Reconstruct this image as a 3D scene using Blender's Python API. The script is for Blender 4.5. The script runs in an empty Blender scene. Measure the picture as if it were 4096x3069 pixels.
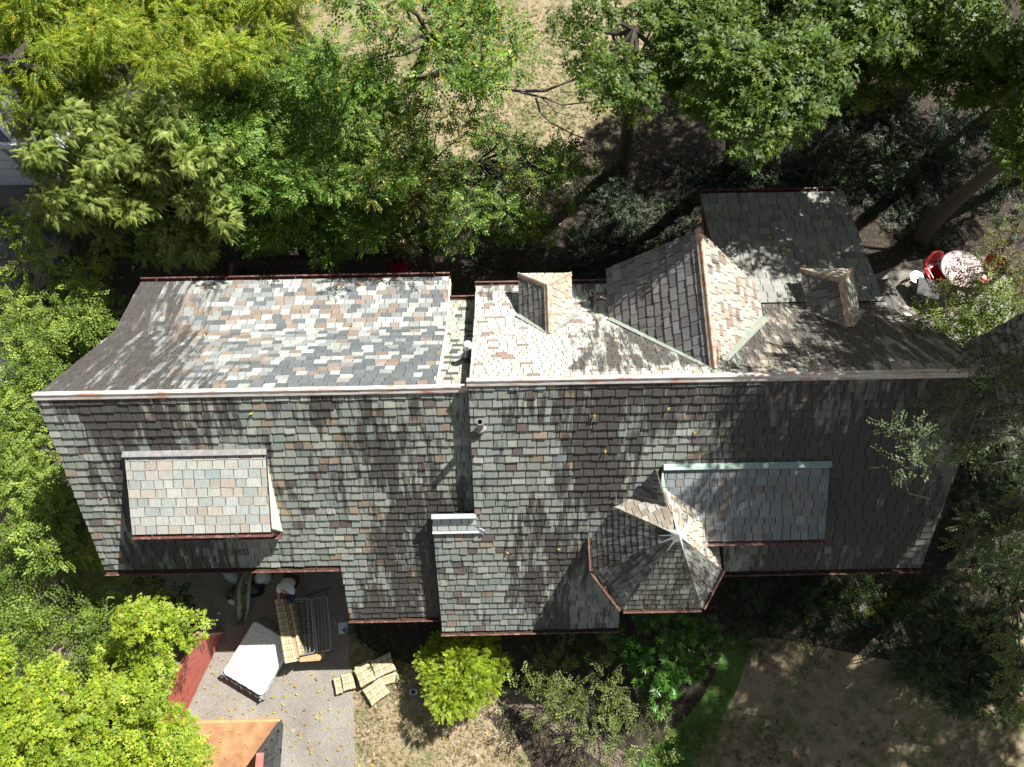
import bpy, math, random
import numpy as np
from math import radians, sin, cos, pi, sqrt, atan2
from mathutils import Vector, Matrix

# ------------------------------------------------------------------ camera, sky, sun
sc = bpy.context.scene
FPX, TILT, YAW, CAMH = 710.0, radians(17.0), radians(-1.1), 19.6
cam_d = bpy.data.cameras.new("camera"); cam = bpy.data.objects.new("camera", cam_d)
sc.collection.objects.link(cam); sc.camera = cam
cam_d.sensor_fit = 'HORIZONTAL'; cam_d.sensor_width = 36.0; cam_d.lens = 36.0 * FPX / 1024.0
cam_d.clip_end = 500; cam.location = (0, 0, CAMH); cam.rotation_euler = (TILT, 0, YAW)
SUN = Vector((0.60, 0.53, 1.0)).normalized()
sun_el = math.asin(SUN.z); sun_az = atan2(SUN.x, SUN.y)
world = bpy.data.worlds.new("World"); sc.world = world; world.use_nodes = True
wn = world.node_tree.nodes; wl = world.node_tree.links; wn.clear()
sky = wn.new('ShaderNodeTexSky'); sky.sky_type = 'NISHITA'; sky.sun_disc = False
sky.sun_elevation = sun_el; sky.sun_rotation = sun_az
bg = wn.new('ShaderNodeBackground'); bg.inputs[1].default_value = 0.05
wo = wn.new('ShaderNodeOutputWorld'); hs = wn.new('ShaderNodeHueSaturation'); hs.inputs['Saturation'].default_value = 0.45; hs.inputs['Value'].default_value = 0.80; wl.new(sky.outputs[0], hs.inputs['Color']); wl.new(hs.outputs[0], bg.inputs[0]); wl.new(bg.outputs[0], wo.inputs[0])
sl = bpy.data.lights.new("sun", 'SUN'); sl.energy = 5.0; sl.angle = radians(0.55); sl.color = (1.0, 0.965, 0.90)
so = bpy.data.objects.new("sun", sl); sc.collection.objects.link(so)
so.rotation_euler = SUN.to_track_quat('Z', 'Y').to_euler(); so.location = (30, 26, 50)
sc.view_settings.view_transform = 'Standard'; sc.view_settings.look = 'None'
sc.view_settings.exposure = 1.05; sc.view_settings.gamma = 1.0
sc.cycles.max_bounces = 6; sc.cycles.diffuse_bounces = 3; sc.cycles.transmission_bounces = 3
sc.cycles.transparent_max_bounces = 4

# ------------------------------------------------------------------ layout helpers (metres)
rng = np.random.default_rng(7); random.seed(7)
_c, _s = cos(YAW), sin(YAW)
RX = np.array([_c, _s, 0.0])
_rot = np.array([[_c, -_s, 0], [_s, _c, 0], [0, 0, 1.0]])
FW = _rot @ np.array([0, sin(TILT), -cos(TILT)]); UP = _rot @ np.array([0, cos(TILT), sin(TILT)])
CP = np.array([0, 0, CAMH])
def ray(px, py): return FW + RX * ((px - 512) / FPX) + UP * ((383.5 - py) / FPX)
def G(px, py, z=0.0):
    """world point at height z that the survey photograph shows at (px, py)"""
    d = ray(px, py); return CP + d * ((z - CAMH) / d[2])
def onplane(px, py, p0, n):
    d = ray(px, py); return CP + d * (np.dot(np.array(p0, float) - CP, n) / np.dot(d, n))

def hsh(i, j, s=0):
    n = (i * 374761393 + j * 668265263 + s * 974711) & 0xffffffff
    n = ((n ^ (n >> 13)) * 1274126177) & 0xffffffff
    return ((n ^ (n >> 16)) & 0xffff) / 65535.0
def vn(x, y, s=0):
    i, j = math.floor(x), math.floor(y); fx, fy = x - i, y - j
    fx = fx * fx * (3 - 2 * fx); fy = fy * fy * (3 - 2 * fy)
    a = hsh(i, j, s) * (1 - fx) + hsh(i + 1, j, s) * fx
    b = hsh(i, j + 1, s) * (1 - fx) + hsh(i + 1, j + 1, s) * fx
    return a * (1 - fy) + b * fy
def fbm(x, y, s=0): return 0.55 * vn(x, y, s) + 0.3 * vn(2.1 * x, 2.1 * y, s + 1) + 0.15 * vn(4.3 * x, 4.3 * y, s + 2)
def sstep(a, b, x):
    t = min(1, max(0, (x - a) / (b - a))); return t * t * (3 - 2 * t)

# ------------------------------------------------------------------ materials
MATS = {}
def nodes(name):
    m = bpy.data.materials.new(name); m.use_nodes = True
    nt = m.node_tree; nt.nodes.clear()
    out = nt.nodes.new('ShaderNodeOutputMaterial'); b = nt.nodes.new('ShaderNodeBsdfPrincipled')
    nt.links.new(b.outputs[0], out.inputs[0]); return m, nt, b, out
def noise(nt, vec, scale, detail=4, rough=0.6):
    n = nt.nodes.new('ShaderNodeTexNoise'); n.inputs['Scale'].default_value = scale
    n.inputs['Detail'].default_value = detail; n.inputs['Roughness'].default_value = rough
    if vec is not None: nt.links.new(vec, n.inputs['Vector'])
    return n.outputs['Fac']
def ramp(nt, fac, stops):
    r = nt.nodes.new('ShaderNodeValToRGB'); nt.links.new(fac, r.inputs[0])
    el = r.color_ramp.elements
    while len(el) < len(stops): el.new(0.5)
    for e, (p, c) in zip(el, stops):
        e.position = p; e.color = (c[0], c[1], c[2], 1) if not isinstance(c, (int, float)) else (c, c, c, 1)
    return r.outputs[0]
def mixc(nt, fac, a, b, mode='MIX'):
    m = nt.nodes.new('ShaderNodeMix'); m.data_type = 'RGBA'; m.blend_type = mode
    for s, v in ((0, fac), (6, a), (7, b)):
        if isinstance(v, (int, float)): m.inputs[s].default_value = v
        elif isinstance(v, tuple): m.inputs[s].default_value = (v[0], v[1], v[2], 1)
        else: nt.links.new(v, m.inputs[s])
    return m.outputs[2]
def mth(nt, op, a, b=0.0, clamp=False):
    m = nt.nodes.new('ShaderNodeMath'); m.operation = op; m.use_clamp = clamp
    for s, v in ((0, a), (1, b)):
        if isinstance(v, (int, float)): m.inputs[s].default_value = v
        else: nt.links.new(v, m.inputs[s])
    return m.outputs[0]
def objco(nt):
    t = nt.nodes.new('ShaderNodeTexCoord'); return t.outputs['Object']
def mapping(nt, vec, scale):
    m = nt.nodes.new('ShaderNodeMapping'); m.inputs['Scale'].default_value = scale
    nt.links.new(vec, m.inputs['Vector']); return m.outputs[0]
def bump(nt, b, h, strength, dist=0.02):
    n = nt.nodes.new('ShaderNodeBump'); n.inputs['Strength'].default_value = strength; n.inputs['Distance'].default_value = dist
    nt.links.new(h, n.inputs['Height']); nt.links.new(n.outputs[0], b.inputs['Normal'])
def mat(name, c1, c2=None, scale=6.0, rough=0.7, bmp=0.0, metal=0.0, c3=None, stretch=(1, 1, 1), vcol=False, spec=0.4, coat=0.0):
    if name in MATS: return MATS[name]
    m, nt, b, out = nodes(name)
    co = mapping(nt, objco(nt), stretch); f = noise(nt, co, scale)
    c2 = c2 or tuple(x * 0.75 for x in c1)
    st = [(0.3, c1), (0.7, c2)] if c3 is None else [(0.32, c1), (0.5, c2), (0.68, c3)]
    col = ramp(nt, f, st)
    if vcol:
        a = nt.nodes.new('ShaderNodeAttribute'); a.attribute_name = 'col'
        col = mixc(nt, 1.0, a.outputs['Color'], col, 'MULTIPLY')
    nt.links.new(col, b.inputs['Base Color'])
    b.inputs['Roughness'].default_value = rough; b.inputs['Metallic'].default_value = metal
    b.inputs['Specular IOR Level'].default_value = spec; b.inputs['Coat Weight'].default_value = coat
    if bmp: bump(nt, b, noise(nt, co, scale * 4, 5), bmp)
    MATS[name] = m; return m

def slate_mat():
    m, nt, b, out = nodes('slate')
    a = nt.nodes.new('ShaderNodeAttribute'); a.attribute_name = 'col'
    d = nt.nodes.new('ShaderNodeAttribute'); d.attribute_name = 'dirt'
    uv = nt.nodes.new('ShaderNodeUVMap').outputs[0]
    n1 = noise(nt, mapping(nt, uv, (18, 5, 1)), 1.0, 5, 0.7)
    n2 = noise(nt, mapping(nt, uv, (3.2, 0.75, 1)), 1.0, 5, 0.65)
    n3 = noise(nt, uv, 42.0, 4, 0.7)
    n4 = noise(nt, uv, 9.0, 5, 0.75)
    v1 = ramp(nt, n1, [(0.25, 0.80), (0.75, 1.22)])
    col = mixc(nt, 1.0, a.outputs['Color'], v1, 'MULTIPLY')
    v3 = ramp(nt, n3, [(0.3, 0.84), (0.7, 1.14)])
    col = mixc(nt, 1.0, col, v3, 'MULTIPLY')
    # grime: per-slate amount plus run-off streaks down the slope
    n5 = noise(nt, mapping(nt, uv, (8.5, 1.3, 1)), 1.0, 4, 0.6)
    k = mth(nt, 'ADD', mth(nt, 'MULTIPLY', n2, 2.2), mth(nt, 'MULTIPLY', n5, 2.2))
    k = mth(nt, 'ADD', k, d.outputs['Fac'])
    mask = ramp(nt, mth(nt, 'SUBTRACT', k, 2.12), [(0.15, 0.0), (0.56, 0.94)])
    grime = mixc(nt, n4, (0.025, 0.0235, 0.0225), (0.080, 0.071, 0.063))
    col = mixc(nt, mask, col, grime)
    # pale lichen flecks
    lich = ramp(nt, n4, [(0.66, 0.0), (0.72, 0.35)])
    col = mixc(nt, lich, col, (0.30, 0.30, 0.25))
    nt.links.new(col, b.inputs['Base Color'])
    nt.links.new(ramp(nt, n4, [(0.3, 0.5), (0.7, 0.78)]), b.inputs['Roughness'])
    b.inputs['Specular IOR Level'].default_value = 0.45
    bump(nt, b, mth(nt, 'ADD', n3, n1), 0.35, 0.006)
    return m

def leaf_mat(name='leaf', trans=0.38, rough=0.5, spec=0.35):
    m, nt, b, out = nodes(name)
    a = nt.nodes.new('ShaderNodeAttribute'); a.attribute_name = 'col'
    n = noise(nt, objco(nt), 3.0, 3)
    col = mixc(nt, 1.0, a.outputs['Color'], ramp(nt, n, [(0.3, 0.85), (0.7, 1.15)]), 'MULTIPLY')
    nt.links.new(col, b.inputs['Base Color']); b.inputs['Roughness'].default_value = rough
    b.inputs['Specular IOR Level'].default_value = spec
    t = nt.nodes.new('ShaderNodeBsdfTranslucent')
    nt.links.new(mixc(nt, 1.0, col, (1.25, 1.25, 0.55), 'MULTIPLY'), t.inputs[0])
    mx = nt.nodes.new('ShaderNodeMixShader'); mx.inputs[0].default_value = trans
    nt.links.new(b.outputs[0], mx.inputs[1]); nt.links.new(t.outputs[0], mx.inputs[2])
    nt.links.new(mx.outputs[0], out.inputs[0]); MATS[name] = m; return m

M_SLATE = slate_mat()
M_LEAF = leaf_mat()
M_GLOSS = leaf_mat('glossy_leaf', 0.22, 0.32, 0.5)
M_DECK = mat('roof_underlay', (0.05, 0.045, 0.04), (0.03, 0.028, 0.025))
M_WHITE = mat('cream_painted_wood', (0.80, 0.77, 0.66), (0.66, 0.63, 0.54), 9, 0.6, 0.15)
M_STUCCO = mat('stucco', (0.42, 0.38, 0.31), (0.34, 0.31, 0.26), 5, 0.9, 0.3)
M_RED = mat('oxblood_painted_metal', (0.16, 0.062, 0.048), (0.10, 0.045, 0.036), 7, 0.45, 0.2, c3=(0.30, 0.17, 0.14))
M_REDD = mat('oxblood_wood', (0.16, 0.03, 0.022), (0.10, 0.022, 0.018), 8, 0.6, 0.1)
M_RIDGE = mat('ridge_metal_rust_stained', (0.66, 0.66, 0.64), (0.56, 0.53, 0.50), 4.0, 0.45, 0.2, c3=(0.46, 0.20, 0.12), stretch=(0.7, 3.2, 3.2))
M_HIP = mat('hip_metal_rusty', (0.50, 0.46, 0.42), (0.46, 0.33, 0.25), 6.0, 0.55, 0.2, c3=(0.34, 0.14, 0.08), stretch=(2.2, 1.2, 1.2))
M_PATINA = mat('verdigris_copper', (0.27, 0.44, 0.37), (0.36, 0.50, 0.44), 9, 0.6, 0.2, c3=(0.24, 0.30, 0.24))
M_LEAD = mat('grey_green_flashing', (0.30, 0.35, 0.31), (0.22, 0.26, 0.23), 5, 0.55, 0.1, c3=(0.36, 0.30, 0.20))
M_GALV = mat('galvanised_steel', (0.55, 0.58, 0.60), (0.42, 0.45, 0.47), 12, 0.35, 0.05, 0.75)
M_PIPE = mat('grey_vent_pipe', (0.34, 0.33, 0.31), (0.24, 0.23, 0.22), 14, 0.6)
M_CAP = mat('white_metal_cap', (0.80, 0.81, 0.80), (0.70, 0.71, 0.70), 8, 0.35, 0, 0.2)
M_BLACK = mat('dark_void', (0.012, 0.012, 0.012), (0.02, 0.02, 0.02), 6, 0.6)
M_DEBRIS = mat('leaf_debris', (0.10, 0.055, 0.035), (0.045, 0.028, 0.02), 30, 0.95, 0.8, c3=(0.16, 0.10, 0.06))
M_GLASS = mat('window_glass', (0.02, 0.025, 0.03), (0.025, 0.03, 0.035), 2, 0.04, 0, 0, spec=1.0, coat=1.0)
M_BARK = mat('bark', (0.085, 0.070, 0.055), (0.045, 0.037, 0.030), 9, 0.95, 0.8, stretch=(3, 3, 0.6))
M_BARKG = mat('pale_bark', (0.20, 0.18, 0.155), (0.12, 0.105, 0.09), 9, 0.95, 0.6, stretch=(3, 3, 0.8))
M_STONE = mat('rubble_stone', (0.80, 0.80, 0.80), (1.1, 1.1, 1.1), 7, 0.9, 0.8, vcol=True)
M_MORTAR = mat('mortar', (0.10, 0.095, 0.085), (0.07, 0.065, 0.06), 12, 0.95, 0.5)

# ------------------------------------------------------------------ mesh builder
def tag(o, label=None, cat=None, group=None, kind=None):
    if label: o['label'] = label
    if cat: o['category'] = cat
    if group: o['group'] = group
    if kind: o['kind'] = kind
    return o
def empty(name, loc=(0, 0, 0), rz=0.0):
    o = bpy.data.objects.new(name, None); sc.collection.objects.link(o)
    o.location = loc; o.rotation_euler = (0, 0, rz); o.empty_display_size = 0.2; return o
def wmat(o):
    return (wmat(o.parent) @ o.matrix_parent_inverse @ o.matrix_basis) if o.parent else o.matrix_basis.copy()
def link(o, parent=None):
    sc.collection.objects.link(o)
    if parent is not None:
        o.parent = parent; o.matrix_parent_inverse = wmat(parent).inverted()
    return o

class MB:
    def __init__(s): s.V = []; s.F = []; s.mi = []; s.col = []; s.dirt = []; s.uv = []
    def add(s, verts, faces, mi=0, col=(1, 1, 1), dirt=0.0, uv=None):
        o = len(s.V); s.V += [tuple(float(c) for c in v) for v in verts]
        for f in faces:
            s.F.append([o + i for i in f]); s.mi.append(mi); s.col.append(col); s.dirt.append(dirt)
            s.uv.append([uv[i] for i in f] if uv is not None else None)
        return s
    def box(s, c, size, rz=0.0, mi=0, rx=0.0, ry=0.0, col=(1, 1, 1), jit=0.0):
        M = Matrix.Translation(Vector([float(q) for q in c])) @ Matrix.Rotation(rz, 4, 'Z') @ Matrix.Rotation(ry, 4, 'Y') @ Matrix.Rotation(rx, 4, 'X')
        v = [M @ Vector(((i - .5) * size[0] + random.uniform(-jit, jit), (j - .5) * size[1] + random.uniform(-jit, jit), (k - .5) * size[2] + random.uniform(-jit, jit)))
             for i in (0, 1) for j in (0, 1) for k in (0, 1)]
        return s.add(v, [(0, 1, 3, 2), (4, 6, 7, 5), (0, 4, 5, 1), (2, 3, 7, 6), (0, 2, 6, 4), (1, 5, 7, 3)], mi, col)
    def prism(s, poly, d, mi=0, col=(1, 1, 1), mi_side=None):
        """polygon (3-D points) extruded by vector d"""
        n = len(poly); a = [np.array(p, float) for p in poly]; b = [p + np.array(d, float) for p in a]
        s.add(a + b, [tuple(range(n)), tuple(range(2 * n - 1, n - 1, -1))], mi, col)
        s.add(a + b, [(i, i + n, (i + 1) % n + n, (i + 1) % n) for i in range(n)], mi if mi_side is None else mi_side, col)
        return s
    def extrude(s, path, prof, up=(0, 0, 1), mi=0, closed=True, cap=True, col=(1, 1, 1)):
        """profile [(side, up)] swept along a polyline"""
        path = [np.array(p, float) for p in path]; n = len(prof); vs = []
        for i, p in enumerate(path):
            a = path[max(0, i - 1)]; b = path[min(len(path) - 1, i + 1)]
            t = (b - a) / np.linalg.norm(b - a); sd = np.cross(t, np.array(up, float)); sd /= np.linalg.norm(sd)
            u = np.cross(sd, t)
            vs += [p + sd * q[0] + u * q[1] for q in prof]
        fs = []
        for i in range(len(path) - 1):
            for j in range(n if closed else n - 1):
                k = (j + 1) % n; fs.append((i * n + j, i * n + k, (i + 1) * n + k, (i + 1) * n + j))
        if cap and closed: fs += [tuple(range(n)), tuple(range(len(vs) - 1, len(vs) - n - 1, -1))]
        return s.add(vs, fs, mi, col)
    def tube(s, path, radii, seg=6, mi=0, col=(1, 1, 1)):
        path = [np.array(p, float) for p in path]
        if isinstance(radii, (int, float)): radii = [radii] * len(path)
        vs = []; fs = []
        for i, p in enumerate(path):
            a = path[max(0, i - 1)]; b = path[min(len(path) - 1, i + 1)]
            t = b - a; t = t / (np.linalg.norm(t) + 1e-9)
            ref = np.array([0, 0, 1.0]) if abs(t[2]) < 0.9 else np.array([1.0, 0, 0])
            x = np.cross(t, ref); x /= np.linalg.norm(x); y = np.cross(x, t)
            for k in range(seg):
                th = 2 * pi * k / seg; vs.append(p + (x * cos(th) + y * sin(th)) * radii[i])
        for i in range(len(path) - 1):
            for k in range(seg):
                q = (k + 1) % seg; fs.append((i * seg + k, i * seg + q, (i + 1) * seg + q, (i + 1) * seg + k))
        fs += [tuple(range(seg))[::-1], tuple(range(len(vs) - seg, len(vs)))]
        return s.add(vs, fs, mi, col)
    def lathe(s, c, prof, seg=20, mi=0, sx=1, sy=1, col=(1, 1, 1)):
        vs = []; fs = []; n = len(prof)
        for i in range(seg):
            th = 2 * pi * i / seg
            for r, z in prof: vs.append((c[0] + r * cos(th) * sx, c[1] + r * sin(th) * sy, c[2] + z))
        for i in range(seg):
            for j in range(n - 1):
                q = (i + 1) % seg; fs.append((i * n + j, q * n + j, q * n + j + 1, i * n + j + 1))
        return s.add(vs, fs, mi, col)
    def build(s, name, mats, parent=None, smooth=False, bevel=0.0):
        me = bpy.data.meshes.new(name); me.from_pydata(s.V, [], s.F)
        if not isinstance(mats, (list, tuple)): mats = [mats]
        for m in mats: me.materials.append(m)
        me.polygons.foreach_set('material_index', s.mi)
        a = me.attributes.new('col', 'FLOAT_COLOR', 'FACE')
        a.data.foreach_set('color', np.array([(c[0], c[1], c[2], 1) for c in s.col], 'f').ravel())
        a = me.attributes.new('dirt', 'FLOAT', 'FACE'); a.data.foreach_set('value', np.array(s.dirt, 'f'))
        if any(u is not None for u in s.uv):
            ul = me.uv_layers.new(name='UVMap'); arr = []
            for f, u in zip(s.F, s.uv):
                arr += (u if u is not None else [(0, 0)] * len(f))
            ul.data.foreach_set('uv', np.array(arr, 'f').ravel())
        if smooth: me.polygons.foreach_set('use_smooth', [True] * len(s.F))
        me.update(); o = bpy.data.objects.new(name, me); link(o, parent)
        if bevel:
            b = o.modifiers.new('bevel', 'BEVEL'); b.width = bevel; b.segments = 2; b.limit_method = 'ANGLE'
        return o

# ------------------------------------------------------------------ SETTING: ground
def ground_mat():
    m, nt, b, out = nodes('lawn'); co = objco(nt)
    n1 = noise(nt, co, 0.55, 4); n2 = noise(nt, co, 3.5, 5, 0.7); n3 = noise(nt, co, 38.0, 4, 0.75); n4 = noise(nt, co, 11.0, 4, 0.7)
    dry = ramp(nt, n3, [(0.3, (0.18, 0.13, 0.08)), (0.5, (0.40, 0.31, 0.21)), (0.68, (0.58, 0.48, 0.35))])
    grn = ramp(nt, n3, [(0.3, (0.07, 0.09, 0.03)), (0.65, (0.24, 0.25, 0.11))])
    f = mth(nt, 'ADD', mth(nt, 'MULTIPLY', n1, 0.9), mth(nt, 'MULTIPLY', n2, 0.8))
    col = mixc(nt, ramp(nt, mth(nt, 'SUBTRACT', f, 0.35), [(0.40, 0.0), (0.66, 1.0)]), dry, grn)
    nt.links.new(col, b.inputs['Base Color']); b.inputs['Roughness'].default_value = 0.95
    b.inputs['Specular IOR Level'].default_value = 0.15
    bump(nt, b, mth(nt, 'ADD', n3, n4), 0.9, 0.05); return m
def flat(name, pts, z, m, zs=None, kind='structure', sub=None):
    b = MB(); b.prism([(p[0], p[1], z) for p in pts][::1], (0, 0, -0.3)); o = b.build(name, m); tag(o, kind=kind); return o
def ccw(pts):
    a = sum(pts[i][0] * pts[(i + 1) % len(pts)][1] - pts[(i + 1) % len(pts)][0] * pts[i][1] for i in range(len(pts)))
    return pts if a > 0 else pts[::-1]
def sheet(name, pxs, z, m, sm=0):
    pts = [tuple(G(x, y, z)[:2]) if abs(x) < 5000 else (x - 10000, y) for x, y in pxs]
    for _ in range(sm):
        q = []
        for i in range(len(pts)):
            a, b_ = pts[i], pts[(i + 1) % len(pts)]
            q += [(a[0] * .75 + b_[0] * .25, a[1] * .75 + b_[1] * .25), (a[0] * .25 + b_[0] * .75, a[1] * .25 + b_[1] * .75)]
        pts = q
    pts = ccw(pts); b = MB(); b.add([(p[0], p[1], z) for p in pts], [tuple(range(len(pts)))])
    o = b.build(name, m); tag(o, kind='structure'); return o
g = MB(); g.add([(-160, -160, 0), (160, -160, 0), (160, 160, 0), (-160, 160, 0)], [(0, 1, 2, 3)])
lawn = g.build('lawn', ground_mat()); tag(lawn, kind='structure')
M_ASPH = mat('worn_asphalt', (0.27, 0.25, 0.225), (0.20, 0.187, 0.17), 1.1, 0.9, 0.5, c3=(0.30, 0.28, 0.25))
def asph():
    m, nt, b, out = nodes('driveway_aggregate'); co = objco(nt)
    n1 = noise(nt, co, 0.9, 4); n2 = noise(nt, co, 60, 3, 0.8); n3 = noise(nt, mapping(nt, co, (6.5, 1.0, 1)), 1.0, 4)
    v = nt.nodes.new('ShaderNodeTexVoronoi'); v.feature = 'DISTANCE_TO_EDGE'; v.inputs['Scale'].default_value = 1.1
    w = nt.nodes.new('ShaderNodeVectorMath'); w.operation = 'ADD'; nt.links.new(co, w.inputs[0])
    nz = nt.nodes.new('ShaderNodeTexNoise'); nz.inputs['Scale'].default_value = 3.0; nt.links.new(nz.outputs['Color'], w.inputs[1]); nt.links.new(w.outputs[0], v.inputs['Vector'])
    col = ramp(nt, n2, [(0.3, (0.12, 0.11, 0.096)), (0.5, (0.24, 0.22, 0.195)), (0.7, (0.39, 0.36, 0.32))])
    col = mixc(nt, 1.0, col, ramp(nt, n1, [(0.3, 0.8), (0.7, 1.15)]), 'MULTIPLY')
    crk = ramp(nt, v.outputs['Distance'], [(0.0, 0.8), (0.012, 1.0)])
    col = mixc(nt, 1.0, col, crk, 'MULTIPLY')
    nt.links.new(col, b.inputs['Base Color']); b.inputs['Roughness'].default_value = 0.92
    b.inputs['Specular IOR Level'].default_value = 0.2
    bump(nt, b, n2, 0.6, 0.012); return m
M_DRIVE = asph()
M_SOIL = mat('bare_soil', (0.055, 0.042, 0.030), (0.030, 0.024, 0.018), 9, 0.95, 0.9, c3=(0.11, 0.085, 0.06))  # tone lowered so the wooded floor reads as deeper shade
M_GREEN = mat('green_turf', (0.05, 0.12, 0.02), (0.08, 0.16, 0.03), 14, 0.95, 0.9, c3=(0.12, 0.18, 0.045))
M_CONC = mat('concrete', (0.22, 0.215, 0.205), (0.15, 0.147, 0.14), 2.2, 0.9, 0.4)
sheet('driveway', [(120, 560), (352, 560), (352, 610), (348, 660), (353, 700), (355, 770), (356, 900), (100, 900), (100, 700)], 0.006, M_DRIVE)
sheet('bedding_soil', [(352, 560), (720, 560), (1010, 560), (1010, 690), (930, 668), (860, 655), (790, 640), (748, 636), (735, 660), (722, 690), (700, 712), (660, 745), (632, 790), (560, 830), (520, 740), (490, 690), (420, 668), (385, 655), (352, 640)], 0.010, M_SOIL, 1)
sheet('grass_strip', [(722, 640), (744, 634), (748, 650), (741, 678), (733, 700), (708, 738), (668, 792), (618, 800), (640, 760), (672, 732), (702, 700), (718, 668)], 0.014, M_GREEN, 1)
sheet('woodland_floor', [(590, 120), (700, 85), (1100, -40), (1400, 200), (1300, 640), (1010, 600), (1000, 560), (300, 560), (60, 560), (-60, 400), (0, 100), (0, -40), (200, -40), (330, 40), (345, 120), (360, 250), (420, 240), (500, 215), (570, 175)], 0.002, M_SOIL, 1)
sheet('garage_drive', [(-300, 183), (62, 183), (75, 240), (20, 340), (-5, 520), (-60, 620), (-400, 600)], 0.006, M_CONC)
sheet('upper_path', [(-200, 95), (20, 92), (60, 118), (40, 142), (-200, 140)], 0.006, M_CONC)
sheet('stone_path', [(490, 682), (550, 700), (600, 735), (640, 765), (620, 775), (580, 748), (530, 716), (484, 696)], 0.018, mat('path_stone', (0.20, 0.15, 0.12), (0.14, 0.105, 0.085), 8, 0.9, 0.6))
def paver():
    m, nt, b, out = nodes('patio_pavers'); co = objco(nt)
    br = nt.nodes.new('ShaderNodeTexBrick'); nt.links.new(co, br.inputs['Vector']); br.inputs['Scale'].default_value = 4.2
    br.inputs['Color1'].default_value = (0.30, 0.28, 0.24, 1); br.inputs['Color2'].default_value = (0.22, 0.20, 0.17, 1); br.inputs['Mortar'].default_value = (0.06, 0.055, 0.045, 1)
    br.inputs['Mortar Size'].default_value = 0.02
    col = mixc(nt, 1.0, br.outputs[0], ramp(nt, noise(nt, co, 7), [(0.3, 0.75), (0.7, 1.2)]), 'MULTIPLY')
    nt.links.new(col, b.inputs['Base Color']); b.inputs['Roughness'].default_value = 0.9; bump(nt, b, noise(nt, co, 30), 0.4, 0.01); return m
sheet('patio', [(850, 285), (905, 262), (960, 252), (1010, 262), (1012, 330), (960, 395), (880, 400)], 0.010, paver())

# ------------------------------------------------------------------ the slate-roofed house
def clip(poly, conv):
    """Sutherland-Hodgman: poly clipped by convex ccw polygon"""
    out = poly
    for i in range(len(conv)):
        a = conv[i]; b = conv[(i + 1) % len(conv)]; inp = out; out = []
        if not inp: return []
        side = lambda p: (b[0] - a[0]) * (p[1] - a[1]) - (b[1] - a[1]) * (p[0] - a[0])
        for k in range(len(inp)):
            p = inp[k]; q = inp[(k + 1) % len(inp)]; sp, sq = side(p), side(q)
            if sp >= 0: out.append(p)
            if (sp >= 0) != (sq >= 0):
                t = sp / (sp - sq); out.append((p[0] + (q[0] - p[0]) * t, p[1] + (q[1] - p[1]) * t))
    return out
def slates(mb, o, u, v, polys, pal, expo=0.15, wmean=0.2, tail=0.02, seed=0, wjit=0.25, slab=0.10, gap=0.008, slab_mi=1):
    """lay courses of single slates over the plane o+u*U+v*V (v up the slope) inside convex ccw polys in uv metres"""
    r = random.Random(seed)
    o = np.array(o, float); u = np.array(u, float); u /= np.linalg.norm(u); v = np.array(v, float); v /= np.linalg.norm(v)
    n = np.cross(u, v)
    us = [p[0] for q in polys for p in q]; vs = [p[1] for q in polys for p in q]
    umin, umax, vmin, vmax = min(us), max(us), min(vs), max(vs)
    for q in polys:
        mb.prism([o + u * p[0] + v * p[1] for p in q], -n * slab, mi=slab_mi)
    row = 0; y = vmin
    while y < vmax - 0.02:
        x = umin - r.uniform(0, wmean) - (0.5 * wmean if row % 2 else 0)
        while x < umax:
            w = wmean * r.uniform(1 - wjit, 1 + wjit); y0 = y - r.uniform(0, 0.10) * expo; y1 = y + expo * 1.04
            sk = r.uniform(-.035, .035) * expo
            rect = [(x + gap, y0 + sk), (x + w - gap, y0 - sk), (x + w - gap, y1), (x + gap, y1)]
            if r.random() < 0.3:
                c = expo * r.uniform(.05, .16)
                rect = [(x + gap + c, y0 + sk), (x + w - gap, y0 - sk), (x + w - gap, y1), (x + gap, y1), (x + gap, y0 + sk + c)] if r.random() < .5 else \
                       [(x + gap, y0 + sk), (x + w - gap - c, y0 - sk), (x + w - gap, y0 - sk + c), (x + w - gap, y1), (x + gap, y1)]
            col, dirt = pal(x + w / 2, y + expo / 2, r)
            th = tail * r.uniform(0.7, 1.35); tilt = r.uniform(-.12, .12) * tail
            for q in polys:
                c = clip(rect, q)
                if len(c) < 3: continue
                top = []; bot = []; uvs = []
                for (a, b) in c:
                    f = min(1, max(0, (b - y0) / (y1 - y0)))
                    h = th * (1 - f) + 0.003 + tilt * (a - x) / w
                    p = o + u * a + v * b; top.append(p + n * h); bot.append(p); uvs.append((a, b))
                k = len(c)
                mb.add(top + bot, [tuple(range(k))] + [(i, i + k, (i + 1) % k + k, (i + 1) % k) for i in range(k)], 0, col, dirt, uvs + uvs)
            x += w
        y += expo; row += 1
def sc3(c, k): return (c[0] * k, c[1] * k, c[2] * k)
GREY = (0.245, 0.258, 0.225); GREEN = (0.205, 0.235, 0.205); TAN = (0.26, 0.205, 0.15); PURP = (0.13, 0.105, 0.10); PALE = (0.32, 0.33, 0.285); BLUE = (0.215, 0.235, 0.23)
def pal_front(seed, regions):
    def f(x, y, r):
        q = r.random(); k = r.uniform(0.85, 1.16)
        c = GREY if q < .46 else GREEN if q < .70 else PALE if q < .82 else TAN if q < .875 else BLUE if q < .965 else PURP
        d = (fbm(x * 0.9, y * 0.42, seed) - 0.5) * 2.4 + regions(x, y) + r.uniform(-.08, .08)
        return sc3(c, k), d
    return f
house = empty('slate_house', (0, 2, 0))
tag(house, 'long house with steep weathered slate roofs, dormers and an octagonal turret, seen from above', 'house')
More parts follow.
